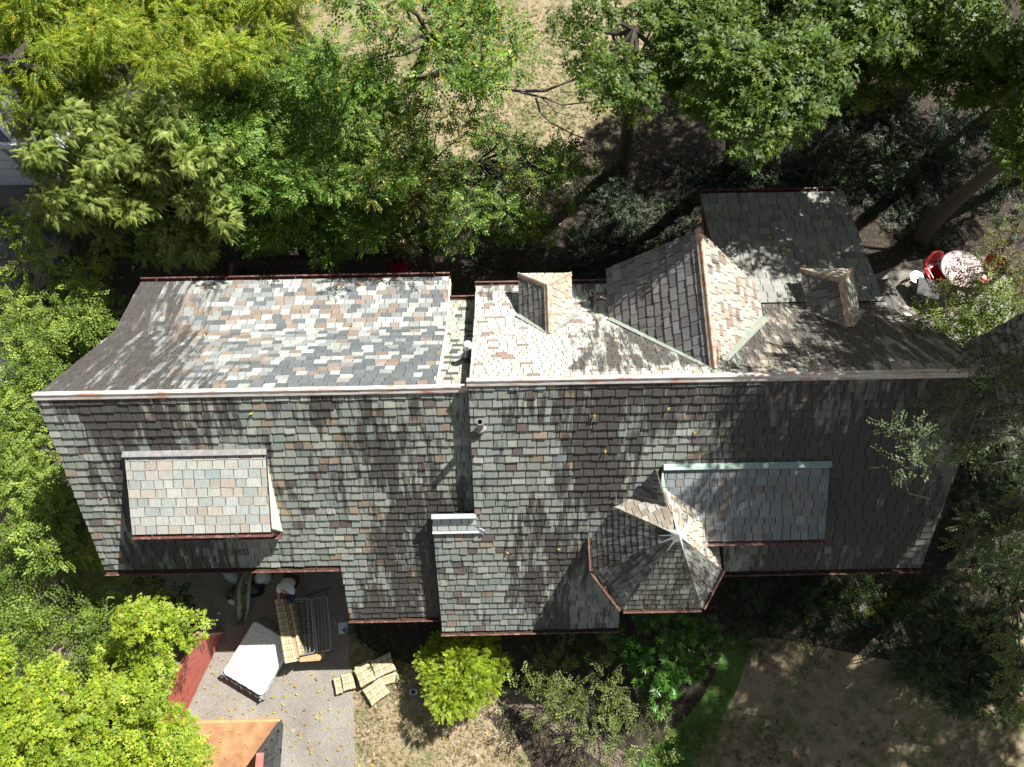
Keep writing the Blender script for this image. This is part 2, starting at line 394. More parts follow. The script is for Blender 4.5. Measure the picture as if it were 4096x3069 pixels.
nF = np.array([0, -1.07, 1.0]); RIDGE_L = np.array([0, 3.87, 6.70]); RIDGE_R = np.array([0, 3.90, 7.00]); nB = np.array([0, .97, 1.0])
zLF = lambda y: 6.70 - 1.07 * (3.87 - y)
zRF = lambda y: 7.00 - 1.07 * (3.90 - y)
SF = sqrt(1 + 1.07 ** 2)
vF = np.array([0, 1, 1.07]) / SF
XL, XM, XR = -8.94, -0.74, 9.04
# front-left slope; u = x - XL, v = (y - y0)*SF
y0 = -0.30
V = lambda y: (y - y0) * SF
def reg_lf(x, y):
    d = 0.17
    d += 0.42 * sstep(2.2, 0.2, x) * sstep(3.6, 2.0, y)           # lower left corner
    d += 0.20 * sstep(3.0, 1.0, y) * sstep(5.0, 7.0, x)            # streaks towards the low eave
    d += 0.16 * sstep(2.9, 3.5, y) * sstep(4.1, 3.5, y) * sstep(.5, 2.0, x) * sstep(4.8, 3.6, x)
    d += 0.10 * sstep(1.2, 0.0, y)
    return d
mb = MB()
slates(mb, (XL, y0, zLF(y0)), (1, 0, 0), vF,
       [[(0, V(0.82)), (XM - XL, V(0.82)), (XM - XL, V(3.87)), (0, V(3.87))], [(-3.77 - XL, 0), (XM - XL, 0), (XM - XL, V(0.82)), (-3.77 - XL, V(0.82))]],
       pal_front(3, reg_lf), 0.185, 0.235, 0.030, 1)
mb.build('front_roof', [M_SLATE, M_DECK], house)
# front-right slope, with the tongue that laps over the left slope
y0r = -0.63; Vr = lambda y: (y - y0r) * SF; X0 = -1.63
def reg_rf(x, y):
    d = 0.29
    d += 0.30 * (vn(x * 1.6, 3, 9) - .5) * sstep(5.2, 4.2, y)
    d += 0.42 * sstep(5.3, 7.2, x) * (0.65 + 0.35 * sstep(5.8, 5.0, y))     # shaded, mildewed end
    d -= 0.50 * sstep(3.3, 1.6, x) * sstep(2.0, .6, y)
    d += 0.25 * sstep(3.0, 4.0, x) * sstep(1.6, .4, y) * sstep(7, 5, x)
    d -= 0.30 * sstep(1.65, 1.25, x) * sstep(1.0, 1.35, x)
    return d
def pal_rf(x, y, r):
    c, d = pal_front(5, reg_rf)(x, y, r)
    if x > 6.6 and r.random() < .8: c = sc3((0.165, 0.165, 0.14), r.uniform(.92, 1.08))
    return c, d
mb = MB()
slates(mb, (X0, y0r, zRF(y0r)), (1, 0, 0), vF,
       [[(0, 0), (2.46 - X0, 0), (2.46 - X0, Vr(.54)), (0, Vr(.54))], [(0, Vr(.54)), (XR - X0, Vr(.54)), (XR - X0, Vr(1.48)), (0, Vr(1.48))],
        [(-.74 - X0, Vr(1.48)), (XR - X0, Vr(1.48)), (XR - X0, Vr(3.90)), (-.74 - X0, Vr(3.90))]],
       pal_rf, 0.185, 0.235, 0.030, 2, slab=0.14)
mb.build('front_roof', [M_SLATE, M_DECK], house)
# pale closure courses and flashing at the top of the tongue
mb = MB()
o = np.array([-1.64, 1.44, zRF(1.44) + 0.03])
slates(mb, o, (1, 0, 0), vF, [[(0, 0), (.93, 0), (.93, .36), (0, .36)]], lambda x, y, r: (sc3((.46, .49, .47), r.uniform(.9, 1.08)), -1), .165, .20, .012, 5, slab=.12)
mb.build('closure_slates', [M_SLATE, M_DECK], house)
mb = MB(); mb.extrude([o + vF * .37 + np.array([0, 0, .03]), o + vF * .37 + np.array([.93, 0, .03])], [(-.05, 0), (.05, 0), (.05, .03), (-.05, .03)])
mb.extrude([o + np.array([-.01, -.04, -.02]), o + np.array([.98, -.04, -.02])], [(-.03, 0), (.03, 0), (.03, .015), (-.03, .015)])
mb.box(o + np.array([1.0, -.02, 0]), (.18, .12, .03), rz=-.5, rx=.8)
mb.build('lead_flashing', mat('lead_flashing', (.50, .53, .55), (.36, .40, .43), 8, .4, .1, .3), house)
# back-left slope: steep upper plane and bell-cast foot
def reg_bl(x, y):            # v up-slope measured from the eave
    d = -0.50 + 1.1 * sstep(4.6, 1.2, x + 0.5 * (3.6 - y)) * (0.75 + .5 * fbm(x * .8, y * .8, 21))
    d += 0.55 * sstep(1.6, 0.3, y) * (fbm(x * .9, y, 22))
    return d
def pal_bl(x, y, r):
    q = r.random(); newer = sstep(2.6, 3.4, y + .25 * (x - 4)) if x > 1.6 else 0.25 * sstep(3.8, 4.3, y)
    right = sstep(1.5, 4.5, x)
    pdark = 0.10 + 0.42 * newer * right + .12 * right
    if q < pdark: c = (0.115, 0.128, 0.135)
    else:
        q = r.random()
        c = (0.34, 0.355, 0.335) if q < .36 * (.2 + .8 * right) + .10 else (0.245, 0.26, 0.25) if q < .55 else (0.24, .215, .195) if q < .60 else (.22, .175, .14) if q < .80 else (0.21, 0.22, 0.22)
    return sc3(c, r.uniform(.85, 1.15)), reg_bl(x, y)
def two_slope(mb, xa, xb, y_r, z_r, s1, yk, s2, ye, pal, expo, wm, seed, tail=.018, xae=None, xbe=None, slab=.12, kink_only=False):
    """slope falling north from (y_r,z_r) with slope s1 to yk, then s2 to ye; v starts at the eave"""
    zk = z_r - s1 * (yk - y_r); ze = zk - s2 * (ye - yk)
    L2 = sqrt((ye - yk) ** 2 + (zk - ze) ** 2); L1 = sqrt((yk - y_r) ** 2 + (z_r - zk) ** 2)
    W = xb - xa
    n2 = round(L2 / expo); e2 = L2 / n2
    slates(mb, (xb, ye, ze), (-1, 0, 0), (0, -(ye - yk), zk - ze), [[(0, 0), (W, 0), (W, L2), (0, L2)]], lambda x, y, r: pal(W - x, y, r), e2, wm, tail, seed, slab=slab)
    slates(mb, (xb, yk, zk), (-1, 0, 0), (0, -(yk - y_r), z_r - zk), [[(0, 0), (W, 0), (W, L1), (0, L1)]], lambda x, y, r: pal(W - x, y + L2, r), expo, wm, tail, seed + 1, slab=slab)
    return ze
mb = MB()
zeBL = two_slope(mb, XL, -1.40, 3.87, 6.70, 1.03, 6.0, .50, 7.62, pal_bl, .172, .235, 31, slab=.22)
mb.build('back_roof', [M_SLATE, M_DECK], house)
mb = MB(); k = 0   # cream verge board beside the narrow strip
mb.prism([(-1.395, 3.9, 6.62), (-1.395, 6.0, 4.46), (-1.395, 7.60, 3.65), (-1.395, 7.60, 3.35), (-1.395, 6.0, 4.16), (-1.395, 3.9, 6.32)], (.03, 0, 0))
mb.build('verge_board', M_WHITE, house)
def pal_strip(x, y, r):
    q = r.random()
    c = (.075, .08, .082) if q < .22 else (.36, .36, .31) if q < .58 else (.36, .30, .21) if q < .70 else (.27, .29, .25)
    return sc3(c, r.uniform(.85, 1.15)), -0.45 + .35 * sstep(1.0, .2, y)
mb = MB(); two_slope(mb, -1.40, -.74, 3.87, 6.50, 1.03, 6.0, .5, 6.92, pal_strip, .125, .20, 41)
mb.build('back_roof', [M_SLATE, M_DECK], house)
# back-right slope
def reg_br(x, y):
    d = -0.42 + .80 * sstep(1.2, 3.2, x + .5 * (y - 3)) * sstep(4.6, 3.4, y) + 1.3 * (fbm(x * 1.1, y * 1.1, 51) - .5)
    d += .45 * sstep(.9, .1, y) + 0.05 * sstep(5.0, 6.4, x) * sstep(4.3, 3.9, y)
    return d
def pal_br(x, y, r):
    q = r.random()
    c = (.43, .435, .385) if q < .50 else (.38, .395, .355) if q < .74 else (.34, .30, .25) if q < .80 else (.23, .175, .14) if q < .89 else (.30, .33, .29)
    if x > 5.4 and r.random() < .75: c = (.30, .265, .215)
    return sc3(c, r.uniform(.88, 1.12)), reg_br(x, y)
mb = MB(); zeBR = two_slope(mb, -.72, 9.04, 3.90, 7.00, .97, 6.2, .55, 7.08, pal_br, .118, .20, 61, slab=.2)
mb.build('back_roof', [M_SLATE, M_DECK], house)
# low catslide annex
def pal_an(x, y, r):
    q = r.random(); c = (.24, .24, .215) if q < .6 else (.30, .295, .25) if q < .8 else (.20, .20, .185)
    return sc3(c, r.uniform(.9, 1.1)), -0.30 + .25 * fbm(x, y, 77)
mb = MB(); two_slope(mb, 4.97, 8.58, 6.35, 4.73, .30, 7.6, .25, 9.74, pal_an, .20, .24, 71, slab=.14)
mb.build('annex_roof', [M_SLATE, M_DECK], house)
# ridge caps
ROLL = [(-.13, -.13), (-.125, -.10), (-.06, -.035), (-.045, .0), (-.03, .035), (0, .05), (.03, .035), (.045, 0), (.06, -.035), (.125, -.10), (.13, -.13)]
def ridge(path, prof=ROLL, m=M_RIDGE, k=1.0, name='ridge_cap', parent=house, seam=1.7):
    mb = MB(); a, b = np.array(path[0], float), np.array(path[-1], float); L = np.linalg.norm(b - a); n = max(1, int(L / seam))
    for i in range(n):
        p, q = a + (b - a) * i / n, a + (b - a) * (i + 1.02) / n
        lift = np.array([0, 0, .004 * (i % 2)])
        mb.extrude([p + lift, (q if i < n - 1 else b) + lift], [(x * k, y * k) for x, y in prof])
    return mb.build(name, m, parent)
ridge([(XL - .01, 3.87, 6.76), (XM - .02, 3.87, 6.76)], k=.66); ridge([(XM - .03, 3.90, 7.05), (XR, 3.90, 7.05)], k=.66)
# gutters
def gutter(p, q, side, name='gutter', parent=house, w=.11, h=.10, debris=True, leaves=0):
    """open trough from p to q; side = outward horizontal unit vector"""
    p = np.array(p, float); q = np.array(q, float); sd = np.array(side, float); mb = MB()
    pr = [(0, 0), (0, -h), (w, -h), (w + .02, .0), (w + .02, .018), (w - .012, .018), (w - .012, 0), (w - .02, -h + .02), (.012, -h + .02), (.012, 0)]
    vs = []; n = len(pr)
    for pt in (p, q): vs += [pt + sd * a + np.array([0, 0, b]) for a, b in pr]
    fs = [(j, (j + 1) % n, n + (j + 1) % n, n + j) for j in range(n)] + [tuple(range(n)), tuple(range(2 * n - 1, n - 1, -1))]
    mb.add(vs, fs)
    L = np.linalg.norm(q - p); t = (q - p) / L
    x = .4
    while x < L:
        mb.extrude([p + t * x + sd * (-.03), p + t * x + sd * (w + .01)], [(-.008, .012), (.008, .012), (.008, .018), (-.008, .018)]); x += .85
    o = mb.build(name, M_RED, parent)
    if debris:
        mb = MB(); zb = -h + .05
        m = max(3, int(L / .12)); pts = []
        for i in range(m + 1):
            c = p + t * L * i / m
            for a in (.014, w * .5, w - .02): pts.append(c + sd * a + np.array([0, 0, zb + random.uniform(0, .03)]))
        fs = []
        for i in range(m):
            for j in range(2): fs.append((i * 3 + j, i * 3 + j + 1, i * 3 + j + 4, i * 3 + j + 3))
        mb.add(pts, fs); mb.build('gutter_debris', M_DEBRIS, o)
    return o
S_ = (0, -1, 0); N_ = (0, 1, 0)
gutter((XL, .82, zLF(.82) - .01), (-3.80, .82, zLF(.82) - .01), S_)
gutter((-3.80, -.30, zLF(-.30) - .01), (-1.66, -.30, zLF(-.30) - .01), S_)
gutter((-1.66, -.63, zRF(-.63) - .01), (2.46, -.63, zRF(-.63) - .01), S_)
gutter((4.62, .54, zRF(.54) - .01), (XR, .54, zRF(.54) - .01), S_)
gutter((XL - .02, 7.62, zeBL), (-1.38, 7.62, zeBL), N_, debris=False)
gutter((-1.38, 6.92, 3.86), (-.76, 6.92, 3.86), N_)
gutter((-.74, 7.08, zeBR), (4.97, 7.08, zeBR), N_)
gutter((4.97, 9.74, 3.82), (8.40, 9.74, 3.82), N_)
# walls under the eaves
def wall(poly, m=M_STUCCO, d=(0, 0, 0), name='wall'):
    mb = MB(); mb.prism(poly, d); return mb.build(name, m, house)
def shell(xa, xb, ya, yb, za, zb, ridge_y=None, rz=None, m=M_STUCCO):
    mb = MB()
    if ridge_y is None: mb.prism([(xa, ya, 0), (xa, yb, 0), (xa, yb, zb), (xa, ya, za)], (xb - xa, 0, 0))
    else: mb.prism([(xa, ya, 0), (xa, yb, 0), (xa, yb, zb), (xa, 6.0, min(3.95, rz - 2.1)), (xa, ridge_y, rz - .25), (xa, ya, za)], (xb - xa, 0, 0))
    return mb.build('wall', m, house)
shell(XL + .25, -1.42, 1.15, 7.2, zLF(1.15) - .2, 3.45, 3.87, 6.30)
shell(-1.5, -.9, 1.15, 6.6, zLF(1.15) - .2, 3.4, 3.87, 6.10)
shell(-3.6, -.95, .02, 1.15, zLF(.02) - .2, zLF(1.15) - .25)
shell(-.6, XR - .25, .85, 6.75, zRF(.85) - .2, 4.05, 3.90, 6.55)
shell(-1.45, 2.3, -.3, .85, zRF(-.3) - .2, zRF(.85) - .25)
shell(5.2, 8.35, 6.76, 9.4, 4.15, 3.6)
# rake board and dark trim at the annex's west end
mb = MB(); mb.prism([(5.0, 9.72, 3.70), (5.0, 8.0, 3.66), (4.62, 7.9, 2.6), (4.62, 8.1, 2.55), (5.0, 9.0, 3.5)], (.06, 0, 0)); mb.build('wall_trim', M_REDD, house)

# ---- dormers on the back: gables and hips
def slope_tri(mb, eave_a, eave_b, top_pts, pal, expo=.15, wm=.19, seed=0, tail=.014, slab=.05):
    """slates on polygon eave_a, eave_b, *top_pts (3-D, in order, ccw seen from outside)"""
    a = np.array(eave_a, float); b = np.array(eave_b, float); u = b - a; u /= np.linalg.norm(u)
    t = np.array(top_pts[0], float) - a; n = np.cross(u, t)
    if n[2] < 0: return slope_tri(mb, eave_b, eave_a, top_pts[::-1], pal, expo, wm, seed, tail, slab)
    n /= np.linalg.norm(n); v = np.cross(n, u)
    pts = [a, b] + [np.array(p, float) for p in top_pts]
    uv = [(float(np.dot(p - a, u)), float(np.dot(p - a, v))) for p in pts]
    ar = sum(uv[i][0] * uv[(i + 1) % len(uv)][1] - uv[(i + 1) % len(uv)][0] * uv[i][1] for i in range(len(uv)))
    if ar < 0: uv = uv[::-1]
    slates(mb, a, u, v, [uv], pal, expo, wm, tail, seed, slab=slab)
def pal_w(cols, dirt=-.3, seed=0):
    def f(x, y, r):
        return sc3(cols[int(r.random() * len(cols))], r.uniform(.86, 1.14)), dirt + .5 * (fbm(x * 1.1, y * 1.1, seed) - .5)
    return f
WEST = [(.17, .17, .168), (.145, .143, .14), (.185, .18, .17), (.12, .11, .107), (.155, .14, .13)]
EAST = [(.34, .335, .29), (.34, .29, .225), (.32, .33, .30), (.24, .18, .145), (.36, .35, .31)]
GX, GZ, GY0, GY1, GEL, GER, GEZ = 3.93, 6.76, 4.15, 7.10, 2.26, 5.60, 5.06
gab = MB(); gab.prism([(GEL + .35, 6.88, 2.9), (GER - .35, 6.60, 2.9), (GER - .35, 6.60, 5.3), (GX, 6.95, 6.62), (GEL + .35, 6.88, 5.3)][::-1], (0, -1.2, 0))
dm = gab.build('gable_dormer', M_STUCCO, house)
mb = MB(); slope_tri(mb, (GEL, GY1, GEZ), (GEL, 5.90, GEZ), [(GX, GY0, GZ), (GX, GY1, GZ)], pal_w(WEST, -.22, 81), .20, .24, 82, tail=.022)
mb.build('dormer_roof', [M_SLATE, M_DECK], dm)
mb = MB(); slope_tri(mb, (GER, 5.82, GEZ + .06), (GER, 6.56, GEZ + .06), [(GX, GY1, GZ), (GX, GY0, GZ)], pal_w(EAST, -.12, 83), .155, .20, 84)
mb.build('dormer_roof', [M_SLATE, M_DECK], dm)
ridge([(GX, GY0 - .02, GZ + .05), (GX, GY1 + .02, GZ + .05)], m=M_HIP, parent=dm, k=.62, seam=1.2)
def valley(a, b, parent, w=.14, m=M_LEAD):
    mb = MB(); a = np.array(a, float); b = np.array(b, float); t = (b - a) / np.linalg.norm(b - a); nn = np.array([0, .97, 1.0]); nn /= np.linalg.norm(nn); s = np.cross(t, nn)
    mb.prism([a - s * w / 2 + nn * .035, b - s * w / 2 + nn * .035, b + s * w / 2 + nn * .035, a + s * w / 2 + nn * .035], nn * .012); return mb.build('valley_flashing', m, parent)
zRB = lambda y: 7.0 - .97 * (y - 3.9) if y < 6.2 else 4.769 - .55 * (y - 6.2)
valley((GX, GY0 - .03, GZ - .02), (GEL, 5.86, zRB(5.86)), dm, .2); valley((GX, GY0 - .03, GZ - .02), (GER + .05, 5.78, zRB(5.78)), dm, .2)
def hip_dormer(xl, xr, xc, yf, yhip, yr0, ez, rz, cl, seed):
    ye = 3.9 + (7.0 - ez) / .97
    w = MB(); w.prism([(xl + .12, yf - .12, ez - .9), (xr - .12, yf - .12, ez - .9), (xr - .12, yf - .12, ez), (xl + .12, yf - .12, ez)][::-1], (0, -(yf - ye) - .3, 0))
    d = w.build('hipped_dormer', M_SLATE, house)
    xl2, xr2, yr = xl, xr, yr0
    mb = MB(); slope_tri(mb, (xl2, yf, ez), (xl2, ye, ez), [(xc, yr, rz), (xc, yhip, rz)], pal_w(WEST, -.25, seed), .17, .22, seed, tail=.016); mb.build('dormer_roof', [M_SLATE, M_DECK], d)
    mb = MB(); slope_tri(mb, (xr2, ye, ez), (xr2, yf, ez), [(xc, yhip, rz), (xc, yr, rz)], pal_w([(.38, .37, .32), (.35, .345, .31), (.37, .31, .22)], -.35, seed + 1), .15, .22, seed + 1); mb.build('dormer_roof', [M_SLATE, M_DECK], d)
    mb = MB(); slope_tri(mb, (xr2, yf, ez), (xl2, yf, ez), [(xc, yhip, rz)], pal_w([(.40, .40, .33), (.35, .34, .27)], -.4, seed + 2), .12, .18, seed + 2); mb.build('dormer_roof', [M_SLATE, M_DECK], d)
    ridge([(xc, yr - .02, rz + .03), (xc, yhip + .03, rz + .03)], m=M_HIP, k=.62, parent=d)
    for x in (xl2, xr2):
        q = np.array([x, yf, ez + .03]) - np.array([xc, yhip, rz + .03]); e = np.array([xc, yhip, rz + .03]) + q * 1.02
        ridge([(xc, yhip, rz + .035), tuple(e)], m=M_HIP, k=.5, name='hip_cap', parent=d, seam=9)
    valley((xc, yr - .03, zRB(yr)), (xl - .06, ye - .02, zRB(ye - .02)), d, .14); valley((xc, yr - .03, zRB(yr)), (xr + .06, ye - .02, zRB(ye - .02)), d, .14)
    return d
hip_dormer(.29, 1.47, .89, 7.09, 6.46, 5.38, 4.90, 5.60, 0, 91)
hip_dormer(6.70, 7.86, 7.28, 7.07, 6.49, 5.42, 4.93, 5.56, 1, 95)
# ---- front-left shed dormer
def shed(name, xa, xb, yt, zt, yb, zb, pal, ywall, expo, wm, seed, win, plane, cap_m, cheek_m, front_pal):
    w = MB(); wl_, wr_ = xa + .12, xb - .02
    w.prism([(wl_, ywall, plane(ywall) - .1), (wl_, ywall, zb + (ywall - yb) * (zt - zb) / (yt - yb) - .05), (wl_, yt, zt - .05), (wl_, yt, plane(yt) - .2)], (wr_ - wl_, 0, 0), mi=0)
    d = w.build(name, cheek_m, house)
    mb = MB(); slope_tri(mb, (xa, yb, zb), (xb, yb, zb), [(xb, yt, zt), (xa, yt, zt)], pal, expo, wm, seed, tail=.010, slab=.08); mb.build('dormer_roof', [M_SLATE, M_DECK], d)
    mb = MB()
    slates(mb, (wl_, ywall - .012, plane(ywall)), (1, 0, 0), (0, 0, 1), [[(0, 0), (wr_ - wl_, 0), (wr_ - wl_, zb - plane(ywall) + .02), (0, zb - plane(ywall) + .02)]], front_pal, .16, .2, .012, seed + 3, slab=.01)
    mb.build('slate_hung_front', [M_SLATE, M_DECK], d)
    for (x0, x1) in win:
        z0, z1 = plane(ywall) + .12, zb - .02
        f = MB()
        for a, b, c, e in ((x0, x1, z0, z0 + .06), (x0, x1, z1 - .05, z1), (x0, x0 + .06, z0, z1), (x1 - .06, x1, z0, z1)):
            f.box(((a + b) / 2, ywall - .06, (c + e) / 2), (b - a, .07, e - c))
        f.box(((x0 + x1) / 2, ywall - .09, z0 - .02), (x1 - x0 + .1, .14, .04))
        fo = f.build('window_frame', M_RED, d); gl = MB(); gl.box(((x0 + x1) / 2, ywall - .055, (z0 + z1) / 2), (x1 - x0 - .1, .012, z1 - z0 - .1)); gl.build('window_pane', M_GLASS, fo)
    mb = MB(); mb.extrude([(xa - .03, yt, zt + .02), (xb + .03, yt, zt + .02)], [(-.05, -.02), (.07, -.02), (.07, .025), (-.05, .025)]); mb.build('top_flashing', cap_m, d)
    gutter((xa, yb, zb - .01), (xb + .04, yb, zb - .01), S_, parent=d, debris=False, w=.08, h=.07)
    return d
LD = [(.36, .37, .33), (.33, .355, .335), (.39, .385, .35), (.345, .33, .30), (.38, .385, .355), (.365, .325, .275), (.30, .325, .30)]
def pal_ld(x, y, r):
    if r.random() < .01: return (.25, .32, .31), -.6
    return sc3(LD[int(r.random() * len(LD))], r.uniform(.9, 1.1)), -.62 + .3 * sstep(.5, 0, y) * fbm(x, y, 4)
fp = pal_w([(.16, .18, .17), (.12, .13, .12), (.20, .21, .18)], -.1, 5)
M_FLASH = mat('slate_grey_flashing', (.30, .31, .31), (.20, .20, .20), 5, .55, .1, c3=(.38, .33, .28))
shed('shed_dormer', -7.62, -4.84, 2.92, 5.74, 1.42, 5.03, pal_ld, 1.50, .19, .25, 101, [(-6.95, -6.10), (-5.70, -4.92)], zLF, M_FLASH, M_WHITE, fp)
RD = [(.20, .225, .235), (.18, .20, .21), (.22, .24, .24), (.21, .20, .185)]
shed('shed_dormer', 3.1, 6.40, 2.49, 5.56, 1.08, 4.80, pal_w(RD, -.35, 6), 1.18, .17, .20, 111, [(5.0, 5.8)], zRF, M_PATINA, M_DECK, fp)
# ---- octagonal turret
TA = np.array([3.15, 1.11, 6.0]); ez = 4.2
tg = lambda x, y, z=4.2: tuple(G(x, y, z))
TV = [tg(594, 571), tg(623, 608.7), tg(701, 607.3), tg(721, 569.3), tg(718, 543), (4.45, 2.0, 4.3), (3.10, 2.70, 4.9), (1.75, 2.10, 4.3), tg(592, 537)]
W_T = MB()
cen = np.array([3.22, 1.0, 0])
ring = [np.array(p) + (cen - np.array(p)) * .12 * np.array([1, 1, 0]) for p in TV]
W_T.add([(p[0], p[1], 0) for p in ring] + [(p[0], p[1], ez - .02) for p in ring], [(i, (i + 1) % 9, (i + 1) % 9 + 9, i + 9) for i in range(9)])
tur = W_T.build('turret', M_STUCCO, house)
DK = [(.10, .10, .095), (.15, .155, .14), (.20, .21, .19), (.12, .12, .11)]; LT = [(.42, .375, .30), (.42, .41, .36), (.33, .28, .22), (.46, .45, .40)]  # facets towards the sun get the pale set: sunlight put into the slate colour
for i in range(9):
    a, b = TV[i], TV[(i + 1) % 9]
    sunward = i in (3, 4, 5, 6)
    mb = MB(); slope_tri(mb, a, b, [tuple(TA)], pal_w(LT if sunward else DK if i in (7, 8) else [(.21, .23, .20), (.12, .12, .11), (.25, .25, .22), (.17, .18, .16)], -.45 if sunward else .22, 200 + i), .165, .17, 210 + i, tail=.014, slab=.04)
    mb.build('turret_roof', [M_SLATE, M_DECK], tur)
mb = MB(); vs = []; kk = .085
for p in TV: vs.append(TA + (np.array(p) - TA) * kk + np.array([0, 0, .05]))
mb.add(vs + [TA + np.array([0, 0, .10])], [(i, (i + 1) % 9, 9) for i in range(9)])
for p in TV:
    a_ = TA + np.array([0, 0, .05]); b_ = TA + (np.array(p) - TA) * .20 + np.array([0, 0, .03]); mb.tube([a_, b_], [.03, .006], 5)
mb.build('turret_cap', mat('bright_sheet_metal', (.80, .83, .86), (.66, .71, .76), 14, .35, .2, .15), tur)
for i in (0, 1, 2, 8):
    a, b = np.array(TV[i]), np.array(TV[(i + 1) % 9]); m = (a + b) / 2 - cen; t = b - a; n_ = np.array([t[1], -t[0], 0]); n_ /= np.linalg.norm(n_)
    if np.dot(n_, m * [1, 1, 0]) < 0: n_ = -n_
    gutter(a, b, n_, parent=tur, w=.075, h=.08)
a, b = np.array(TV[3]), np.array(TV[4]); gutter(a, b, (1, 0, 0), parent=tur, w=.075, h=.08)
# small ridge roof linking the turret to the main slope
cr0 = (3.05, 2.50, zRF(2.5) + .06); cr1 = (3.12, 1.55, zRF(2.5) + .04)
mb = MB()
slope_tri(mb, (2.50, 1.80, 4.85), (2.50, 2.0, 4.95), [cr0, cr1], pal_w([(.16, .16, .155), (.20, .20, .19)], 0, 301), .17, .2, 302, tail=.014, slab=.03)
mb.build('link_roof', [M_SLATE, M_DECK], house)
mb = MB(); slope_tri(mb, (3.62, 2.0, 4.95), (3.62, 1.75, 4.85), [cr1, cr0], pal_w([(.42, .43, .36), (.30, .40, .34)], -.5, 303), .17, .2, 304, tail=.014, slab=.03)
mb.build('link_roof', [M_SLATE, M_DECK], house)
def pile(pts, r0, n, name, parent=None, hh=.12):
    mb = MB()
    for i in range(n):
        t = random.random(); a = np.array(pts[0]); b = np.array(pts[1]); c = a + (b - a) * t + np.array([random.gauss(0, r0), random.gauss(0, r0), random.uniform(0, hh)])
        d = np.array([random.gauss(0, 1), random.gauss(0, 1), random.gauss(0, .5)]); d /= np.linalg.norm(d); L = random.uniform(.04, .11)
        cc = random.choice([(.12, .07, .05), (.07, .045, .035), (.20, .13, .10), (.05, .035, .03)])
        mb.tube([c - d * L, c + d * L], [.006, .004], 3, 0, cc)
    return mb.build(name, mat('twig_debris', (1, 1, 1), (.8, .8, .8), 9, .95, vcol=True), parent)
d1 = pile([G(606, 496, 4.80), G(636, 475, 5.0)], .06, 420, 'twig_pile'); tag(d1, 'brown twig and leaf debris in the valley left of the turret peak', 'debris', 'twig debris in the turret valleys')
d2 = pile([G(683, 484, 5.05), G(697, 497, 4.75)], .08, 600, 'twig_pile'); tag(d2, 'darker twig heap between the turret and the green-topped dormer', 'debris', 'twig debris in the turret valleys')
# ---- vents
def pipe(base, h, r, m, cap=False, name='vent_pipe'):
    mb = MB(); mb.lathe(base, [(r * 1.9, -.08), (r * 1.7, .03), (r * 1.05, .06), (r, .08), (r, h), (r * .82, h), (r * .82, h - .25)], 16)
    o = mb.build(name, m, house, smooth=False)
    if cap:
        c = MB(); c.lathe(base, [(0, h + .16), (r * .9, h + .14), (r * 1.3, h + .08), (r * 1.3, h - .02), (r * 1.2, h - .03)], 18); c.build('vent_cap', M_CAP, o)
        q = MB()
    else:
        c = MB(); c.lathe(base, [(0, h - .12), (r * .8, h - .12)], 12); c.build('pipe_bore', M_BLACK, o)
    return o
B = onplane(469.5, 357, (0, 3.87, 6.5), np.array([0, 1.03, 1.0])); pipe(B, .66, .075, M_GALV, True)
B = onplane(480.9, 427.5, RIDGE_R, nF); pipe(B, .46, .062, M_PIPE)
B = onplane(590.5, 300, RIDGE_R, nB); pipe(B, .42, .05, M_PIPE)
# ---- rubble chimney at the east gable
ch = MB(); ch.box((9.62, 3.95, 4.4), (1.0, 1.35, 8.8), mi=0); cho = ch.build('chimney', M_MORTAR, house)
mb = MB(); r = random.Random(3)
STC = [(.16, .15, .14), (.22, .20, .19), (.10, .095, .09), (.28, .25, .23), (.12, .15, .12)]
def stones(ax, fixed, a0, a1, z0, z1):
    z = z0
    while z < z1:
        h = r.uniform(.09, .17); a = a0
        while a < a1:
            w = min(r.uniform(.10, .30), a1 - a + .05); c = (a + w / 2); dd = r.uniform(.08, .15)
            if ax == 'x': mb.box((fixed, c, z + h / 2), (dd, w * .94, h * .92), mi=0, rx=r.uniform(-.12, .12), col=STC[r.randrange(5)], jit=.025)
            else: mb.box((c, fixed, z + h / 2), (w * .94, dd, h * .92), mi=0, ry=r.uniform(-.05, .05), col=STC[r.randrange(5)], jit=.02)
            a += w
        z += h
stones('x', 9.11, 3.27, 4.62, 4.9, 8.8); stones('y', 3.26, 9.1, 10.12, 2.5, 8.8); stones('y', 4.64, 9.1, 10.12, 2.5, 8.8)
mb.box((9.62, 3.95, 8.85), (1.2, 1.55, .12), col=(.3, .3, .28)); mb.build('chimney_stones', M_STONE, cho, bevel=.02)

